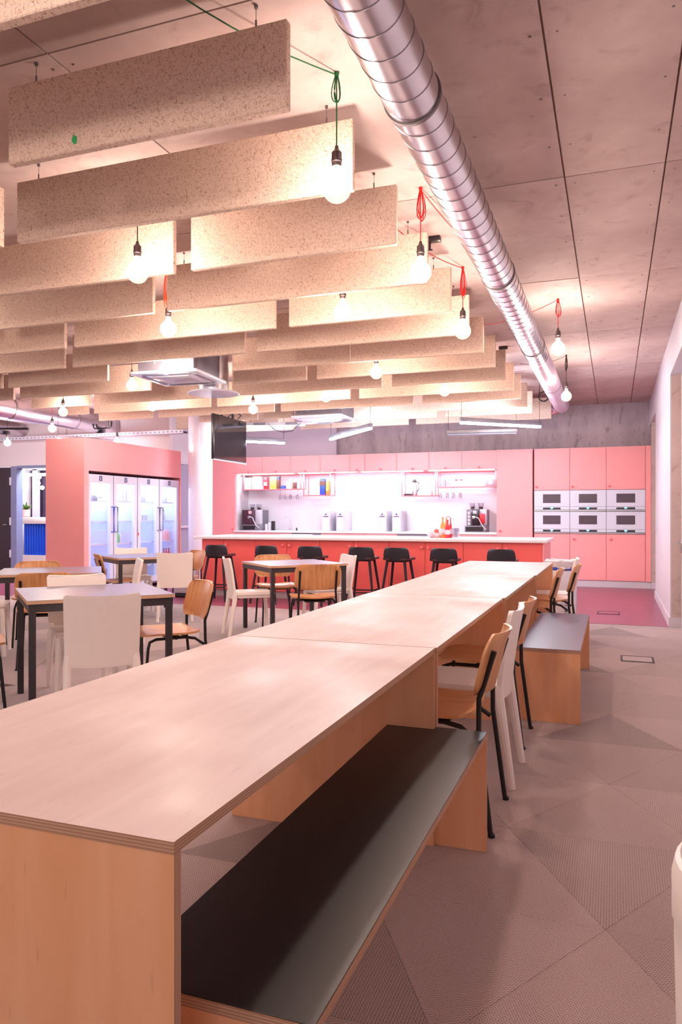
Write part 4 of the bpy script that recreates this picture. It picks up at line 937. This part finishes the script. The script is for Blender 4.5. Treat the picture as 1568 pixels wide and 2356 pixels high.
# ============================================================ LONG TABLES AND BENCHES
LZ = .75
def board(x0, x1, y0, y1, z0, z1): return MB().box(x0,x1,y0,y1,z0,z1,[1,1,1,1,0,0])
def long_table(y0, y1, x0, x1, lab):
    cy, cx_ = (y0+y1)/2, (x0+x1)/2; t = empty('long_table', (cx_,cy,0), 0, lab, 'table', 'plywood communal tables pushed end to end'); hx, hy = (x1-x0)/2, (y1-y0)/2
    tp = board(-hx,hx,-hy,hy,LZ-.02,LZ).build('tabletop', ['top','plyz'], t)
    tp['label'] = 'pale whitewashed birch top'
    for s in (-1,1):
        MB().box(-hx,hx,-.010,.010,.001,LZ-.0205,[1,1,0,0,1,1]).build('leg_panel', ['birchx','plyy'], t, (0,s*(hy-.0105),0))
    return t
long_table(1.0, 2.8, -1.505, -.643, 'nearest plywood communal table, filling the lower left foreground')
long_table(2.806, 4.615, -1.50, -.637, 'second plywood communal table from the camera')
long_table(4.621, 6.42, -1.495, -.625, 'third plywood communal table from the camera')
long_table(6.426, 8.22, -1.50, -.612, 'farthest plywood communal table, nearest the bar stools')
BZ = .445
def bench(x0, x1, y0, y1, lab, topm):
    cy, cx_ = (y0+y1)/2, (x0+x1)/2; t = empty('bench', (cx_,cy,0), 0, lab, 'bench'); hx, hy = (x1-x0)/2, (y1-y0)/2
    MB().box(-hx,hx,-hy,hy,BZ-.022,BZ-.0025,[1,1,1,1,0,0]).build('seat_board', ['birchx','plyz'], t)
    s = MB().rbox(-hx+.0005,hx-.0005,-hy+.0005,hy-.0005,BZ-.0024,BZ,.0008,1).build('seat_surface', topm, t); s['label'] = 'dark laminate seat surface'
    for q in (-1,1): MB().box(-hx,hx,-.010,.010,.001,BZ-.0225,[1,1,0,0,1,1]).build('leg_panel', ['birchx','plyy'], t, (0,q*(hy-.0105),0))
    return t
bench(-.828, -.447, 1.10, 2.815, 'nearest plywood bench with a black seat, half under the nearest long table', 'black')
bench(-.572, -.190, 4.68, 6.42, 'farther plywood bench in the aisle, black seat with painted bluish reflection', 'bench')

# ============================================================ CHAIRS
def rrow(hw, hh, r, n=5):
    """rows (v, half width) of a rounded rectangle"""
    out = []
    for i in range(n+1):
        a = PI/2*i/n; out.append((-hh+r-r*math.cos(a), hw-r+r*math.sin(a)))
    m = [(v, hw) for v in (-(hh-r)*.5, 0, (hh-r)*.5)]
    return out+m+[(-v, w_) for v, w_ in reversed(out)]
def white_chair(lab):
    t = empty('white_chair', (0,0,0), 0, lab, 'chair', 'one-piece cream plastic chairs')
    b = MB(); rs = rrow(.2, .205, .03)
    b.sheet(rs, 8, lambda rv, u: ((u*rv[1], rv[0]+.015, .450-.010*(1-u*u)+.004*rv[0]), (0,0,1)), .022)
    b.rbox(-.185,.185,-.17,.205,.405,.44,.012,2); b.build('seat', 'plast', t)
    b = MB(); rs = rrow(.205, .205, .025)
    def fb(rv, u):
        v = rv[0]; wz = rv[1]*(1+.02*(v/.2)); z = .60+v+.012*(u*u)*(1 if v > 0 else 0)
        y = -.195-.03*(v+.2)/.4-.03*((v+.2)/.4)**2 - .022*(1-u*u)
        return ((u*wz, y, z), (0,-1,.12))
    b.sheet(rs, 10, fb, .022); b.build('backrest', 'plast', t)
    for sx in (-1,1):
        f = MB(); f.tube([(sx*.178,.19,.42),(sx*.188,.205,.2),(sx*.195,.215,.0)], [.024,.020,.016], 10).build('leg', 'plast', t)
        f = MB(); f.tube([(sx*.183,-.195,.47),(sx*.186,-.20,.40),(sx*.192,-.23,.2),(sx*.198,-.26,.0)], [.022,.025,.021,.017], 10).build('leg', 'plast', t)
    return t
def wood_chair(lab):
    t = empty('wood_chair', (0,0,0), 0, lab, 'chair', 'oak veneer chairs with black steel frames')
    b = MB(); rs = rrow(.225, .205, .09)
    def fs(rv, u):
        v = rv[0]; z = .452-.014*math.exp(-((v+.06)/.12)**2)*(1-u*u*.5)+.012*(u*u)
        if v > .1: z -= .9*(v-.1)**2
        if v < -.14: z += .4*(v+.14)**2*2
        return ((u*rv[1], v+.01, z), (0,0,1))
    s = b.sheet(rs, 12, fs, .013).build('seat', 'oak', t)
    for sx in (-1,1):
        for y in (-.06,.09): MB().lathe([(.007,.0),(.006,.0015),(0,.0018)], 8, (sx*.10, y, .4485-(.010 if y < 0 else 0))).build('screw', 'blackm', s)
    b = MB(); rs = rrow(.225, .125, .075)
    def fb(rv, u):
        v = rv[0]; lean = .24
        y = -.225-lean*(v+.125)-.045*(1-u*u)+.02; z = .662+v
        if v > .03: y -= .9*(v-.03)**2*1.5
        return ((u*rv[1], y, z), (0,-1,.24))
    s = b.sheet(rs, 12, fb, .012).build('backrest', 'oak', t)
    for sx in (-1,1):
        pts = [(sx*.205,-.275,.0),(sx*.203,-.270,.02),(sx*.185,-.222,.40),(sx*.178,-.222,.53),(sx*.178,-.236,.57),(sx*.178,-.283,.722)]
        MB().tube(pts, .0105, 8).build('leg', 'blackm', t)
        MB().tube([(sx*.205,-.275,0),(sx*.205,-.275,.012)], .014, 8).build('foot', 'blackm', t)
        MB().tube([(sx*.188,-.21,.37),(sx*.182,-.15,.413),(sx*.175,-.08,.425),(sx*.170,.12,.425),(sx*.178,.165,.41),(sx*.19,.18,.37),(sx*.208,.215,.0)], .010, 8).build('leg', 'blackm', t)
    MB().tube([(-.17,-.02,.420),(.17,-.02,.420)], .010, 8).build('cross_bar', 'blackm', t); MB().rbox(-.10,.10,-.09,.0,.402,.418,.005).build('seat_plate', 'blackm', t)
    return t
def put(proto, used, x, y, heading, lab, z=0, grp=None):
    o = proto if not used else copy_tree(proto)
    o.location = (x,y,z); o.rotation_euler = (0,0,R(heading-90)); o['label'] = lab
    if grp: o['group'] = grp
    return o
wc = white_chair('x'); oc = wood_chair('x'); WUSED = [0]; OUSED = [0]
def wchair(x, y, h, lab): o = put(wc, WUSED[0], x, y, h, lab); WUSED[0] = 1; return o
def ochair(x, y, h, lab): o = put(oc, OUSED[0], x, y, h, lab); OUSED[0] = 1; return o
def back(px, py, z, h, off): x, y = inv(px, py, z); return x+off*math.cos(R(h)), y+off*math.sin(R(h))
# right side of the long tables
ochair(-.175-.0-.55+.0, 3.14, 180, 'oak chair nearest the camera on the aisle side of the long tables')
wchair(-.70, 3.68, 180, 'cream plastic chair between two oak chairs on the aisle side')
ochair(-.735, 4.30, 180, 'oak chair just before the farther bench on the aisle side')
ochair(-.73, 6.80, 180, 'oak chair right behind the far end of the farther bench')
ochair(-.61, 7.42, 178, 'second oak chair behind the farther bench, farther out in the aisle')
wchair(-.62, 7.96, 180, 'cream plastic chair at the far end of the long tables')
# square tables
def square_table(x, y, rot, s, lab, d=None):
    t = empty('square_table', (x,y,0), R(rot), lab, 'table', 'square cafe tables with charcoal frames'); h = s/2; k = (d or s)/2; T_ = .74
    MB().box(-h,h,-k,k,T_-.022,T_-.002,[1,1,1,1,0,0]).build('tabletop', ['tedge','tedge'], t)
    MB().rbox(-h+.001,h-.001,-k+.001,k-.001,T_-.0018,T_,.0006,1).build('top_surface', 'ttop', t)
    f = MB(); e = .012; w_ = .04
    f.box(-h+e,h-e,-k+e,-k+e+.02,T_-.0725,T_-.0225).box(-h+e,h-e,k-e-.02,k-e,T_-.0725,T_-.0225)
    f.box(-h+e,-h+e+.02,-k+e+.02,k-e-.02,T_-.0725,T_-.0225).box(h-e-.02,h-e,-k+e+.02,k-e-.02,T_-.0725,T_-.0225); f.build('apron', 'tframe', t)
    for sx in (-1,1):
        for sy in (-1,1):
            cx_, cy = sx*(h-e-w_/2-.001), sy*(k-e-w_/2-.001)
            MB().rbox(cx_-w_/2,cx_+w_/2,cy-w_/2,cy+w_/2,.001,T_-.0235,.003,1).build('leg', 'tframe', t)
    return t
square_table(-3.34, 4.19, 47.8, .90, 'nearest grey topped square table with charcoal steel legs')
square_table(-3.28, 7.45, 47.1, .88, 'square table in the middle, in front of the bar stools')
square_table(-5.61, 8.05, 54, .96, 'square table in front of the glass door fridges')
square_table(-4.93, 5.60, 38.1, .90, 'square table at the left picture edge in front of the coral block')
x, y = back(236,1370,.805,130,.24); wchair(x, y, 130, 'cream plastic chair in the left foreground seen from behind at the nearest square table')
x, y = back(466,1334,.795,229,.27); ochair(x, y, 232, 'oak chair at the right side of the nearest square table, facing left')
x, y = back(177,1325,.805,318,.24); wchair(x, y, 318, 'cream plastic chair behind the nearest square table, facing the camera')
ochair(-3.84, 3.62, 46, 'oak chair cut by the left picture edge at the nearest square table')
x, y = back(101,1315,.795,128,.27); ochair(x, y, 128, 'oak chair seen from behind at the square table by the left edge')
x, y = back(88,1289.5,.795,-50,.27); ochair(x, y, 310, 'oak chair whose back shows above the far side of the leftmost table')
wchair(-5.36, 5.20, 38, 'cream plastic chair cut by the left picture edge under the leftmost table')
x, y = back(402,1273,.805,122,.24); wchair(x, y, 122, 'cream plastic chair seen from behind in front of the fridge table')
x, y = back(226,1273,.795,50,.27); ochair(x, y, 46, 'oak chair at the left side of the fridge table seen edge on')
x, y = back(299,1262,.805,318,.24); wchair(x, y, 314, 'cream plastic chair right in front of the glass door fridges')
x, y = back(322,1290,.795,233,.27); wchair(x, y, 222, 'chair standing between the leftmost and the nearest square table, seen edge on')
x, y = back(455,1265,.795,238,.27); ochair(x, y, 240, 'oak chair at the right of the fridge table near the first bar stool')
x, y = back(524,1285,.805,38,.24); wchair(x, y, 38, 'cream plastic chair seen from the side at the left of the middle table')
x, y = back(624,1275,.795,310,.27); ochair(x, y, 306, 'oak chair behind the middle square table facing the camera')
x, y = back(732,1296,.795,122,.27); ochair(x, y, 122, 'oak chair seen from behind in front of the middle square table')
x, y = back(797,1278,.805,227,.24); wchair(x, y, 222, 'cream plastic chair at the right side of the middle square table')
# ============================================================ BAR STOOLS
def stool(lab):
    t = empty('bar_stool', (0,0,0), 0, lab, 'bar stool', 'dark bar stools along the island')
    b = MB(); rs = rrow(.19, .19, .09); b.sheet(rs, 10, lambda rv, u: ((u*rv[1], rv[0]+.02, .655+.012*u*u+.02*max(0,-rv[0]-.08)), (0,0,1)), .03); b.build('seat', 'stoolseat', t)
    b = MB(); base = rrow(.18, .085, .05)
    def fb(rv, u):
        v = rv[0]; wv = rv[1]*(1.0-.9*max(0,v+.02)); cur = .085*u*u
        return ((u*wv, -.175+cur-.12*(v+.085), .735+v), (0,-1,.1))
    b.sheet(base, 12, fb, .022); b.build('backrest', 'stool', t)
    for sx in (-1,1):
        for sy in (-1,1): MB().tube([(sx*.12,sy*.12,.645),(sx*.205,sy*.205,0)], [.019,.014], 10).build('leg', 'stool', t)
    for s in (-1,1):
        MB().tube([(-.178,s*.178,.21),(.178,s*.178,.21)], .010, 8).build('foot_rail', 'stool', t)
        MB().tube([(s*.174,-.174,.24),(s*.174,.174,.24)], .010, 8).build('foot_rail', 'stool', t)
    MB().rbox(-.12,.12,-.12,.12,.625,.641,.005).build('seat_plate', 'stool', t)
    return t
st = stool('x'); so = 0
for i, px in enumerate((490,607,706,825,908,1016,1150)):
    x = invY(px, 9.45)[0]; o = st if i == 0 else copy_tree(st)
    o.location = (x, 9.64, .004); o.rotation_euler = (0,0,R((0,-4,3,2,-3,2,0)[i])); o['label'] = 'dark bar stool at the coral island, '+ORD[i]+' from the left'
# ============================================================ BINS
bx, by = .300, 1.45
t = empty('trash_bin', (bx,by,0), R(20), 'cream rounded waste bin with dark open top at the lower right corner', 'bin')
def rr2(r_, h_, n=40, c=0.0):
    out = []
    for k in range(n):
        a = 2*PI*k/n; out.append((r_*math.cos(a), r_*math.sin(a), h_+c*r_*math.sin(a)))
    return out
b = MB(); rings = [(.165,.002,0),(.19,.03,0),(.20,.5,0),(.2,.54,.0),(.204,.55,.0),(.204,.62,.0),(.198,.648,.0),(.19,.655,.0),(.182,.65,.0),(.186,.63,.0),(.186,.49,.0)]
vs = []; 
for (r_, h_, c_) in rings: vs += rr2(r_, h_, 40, c_)
fs = [(i*40+k, i*40+(k+1)%40, (i+1)*40+(k+1)%40, (i+1)*40+k) for i in range(len(rings)-1) for k in range(40)]
b.add(vs, fs, 0, True); b.add(vs[:40], [tuple(range(40))[::-1]]); b.build('body', 'plast', t)
MB().add(rr2(.172, .492, 40, 0), [tuple(range(40))]).build('inner_liner', 'dark', t)
MB().lathe([(.1775,.628),(.1715,.50),(.1700,.50),(.1755,.628)], 40).build('inner_sleeve', 'dark', t)
# white bin with bag behind far chairs
xx, yy = -.98+.35, 8.9
xx = invY(1291, 8.75)[0]
t = empty('waste_barrel', (xx, 8.75, 0), 0, 'white round waste barrel with a white bag behind the far end of the long tables', 'bin')
MB().lathe([(.15,.002),(.155,.02),(.175,.62),(.18,.64)], 28).build('body', 'oven', t)
MB().lathe([(.181,.645),(.184,.652),(.184,.675),(.181,.68)], 28).build('band', 'blueb', t)
b = MB(); n = 32; vs = []; rg = random.Random(5)
for r_, h_ in ((.186,.66),(.192,.69),(.19,.735),(.17,.755),(.14,.745)):
    for k in range(n): a = 2*PI*k/n; q = 1+.05*rg.uniform(-1,1); vs.append((r_*q*math.cos(a), r_*q*math.sin(a), h_+.012*rg.uniform(-1,1)))
b.add(vs, [(i*n+k, i*n+(k+1)%n, (i+1)*n+(k+1)%n, (i+1)*n+k) for i in range(4) for k in range(n)], 0, True); b.add(vs[-n:], [tuple(range(n))]); b.build('bag', 'white', t)
def text(body, size, parent, loc, rot, mat, name='lettering'):
    cu = bpy.data.curves.new('t', 'FONT'); cu.body = body; cu.size = size; cu.extrude = .001
    o = bpy.data.objects.new('t', cu); COL.objects.link(o); bpy.context.view_layer.update()
    me = bpy.data.meshes.new_from_object(o.evaluated_get(bpy.context.evaluated_depsgraph_get())); bpy.data.objects.remove(o)
    me.materials.append(K[mat]); q = bpy.data.objects.new(name, me); COL.objects.link(q); q.parent = parent; q.location = loc; q.rotation_euler = rot; return q
text('PoT S7', .075, t, (.045,-.170,.36), (R(90),R(90),R(14)), 'dark')
# grey bin by the column
xx, yy = invY(430, 9.9)[0], 9.9
t = empty('pedal_bin', (xx, yy, .004), R(10), 'low grey bin on dark base left of the first bar stool', 'bin')
MB().rbox(-.16,.16,-.13,.13,.06,.42,.03).build('body', 'lgrey', t); MB().rbox(-.165,.165,-.135,.135,0,.06,.01).build('base', 'dark', t); MB().rbox(-.162,.162,-.132,.132,.421,.45,.012).build('lid', 'grey', t)
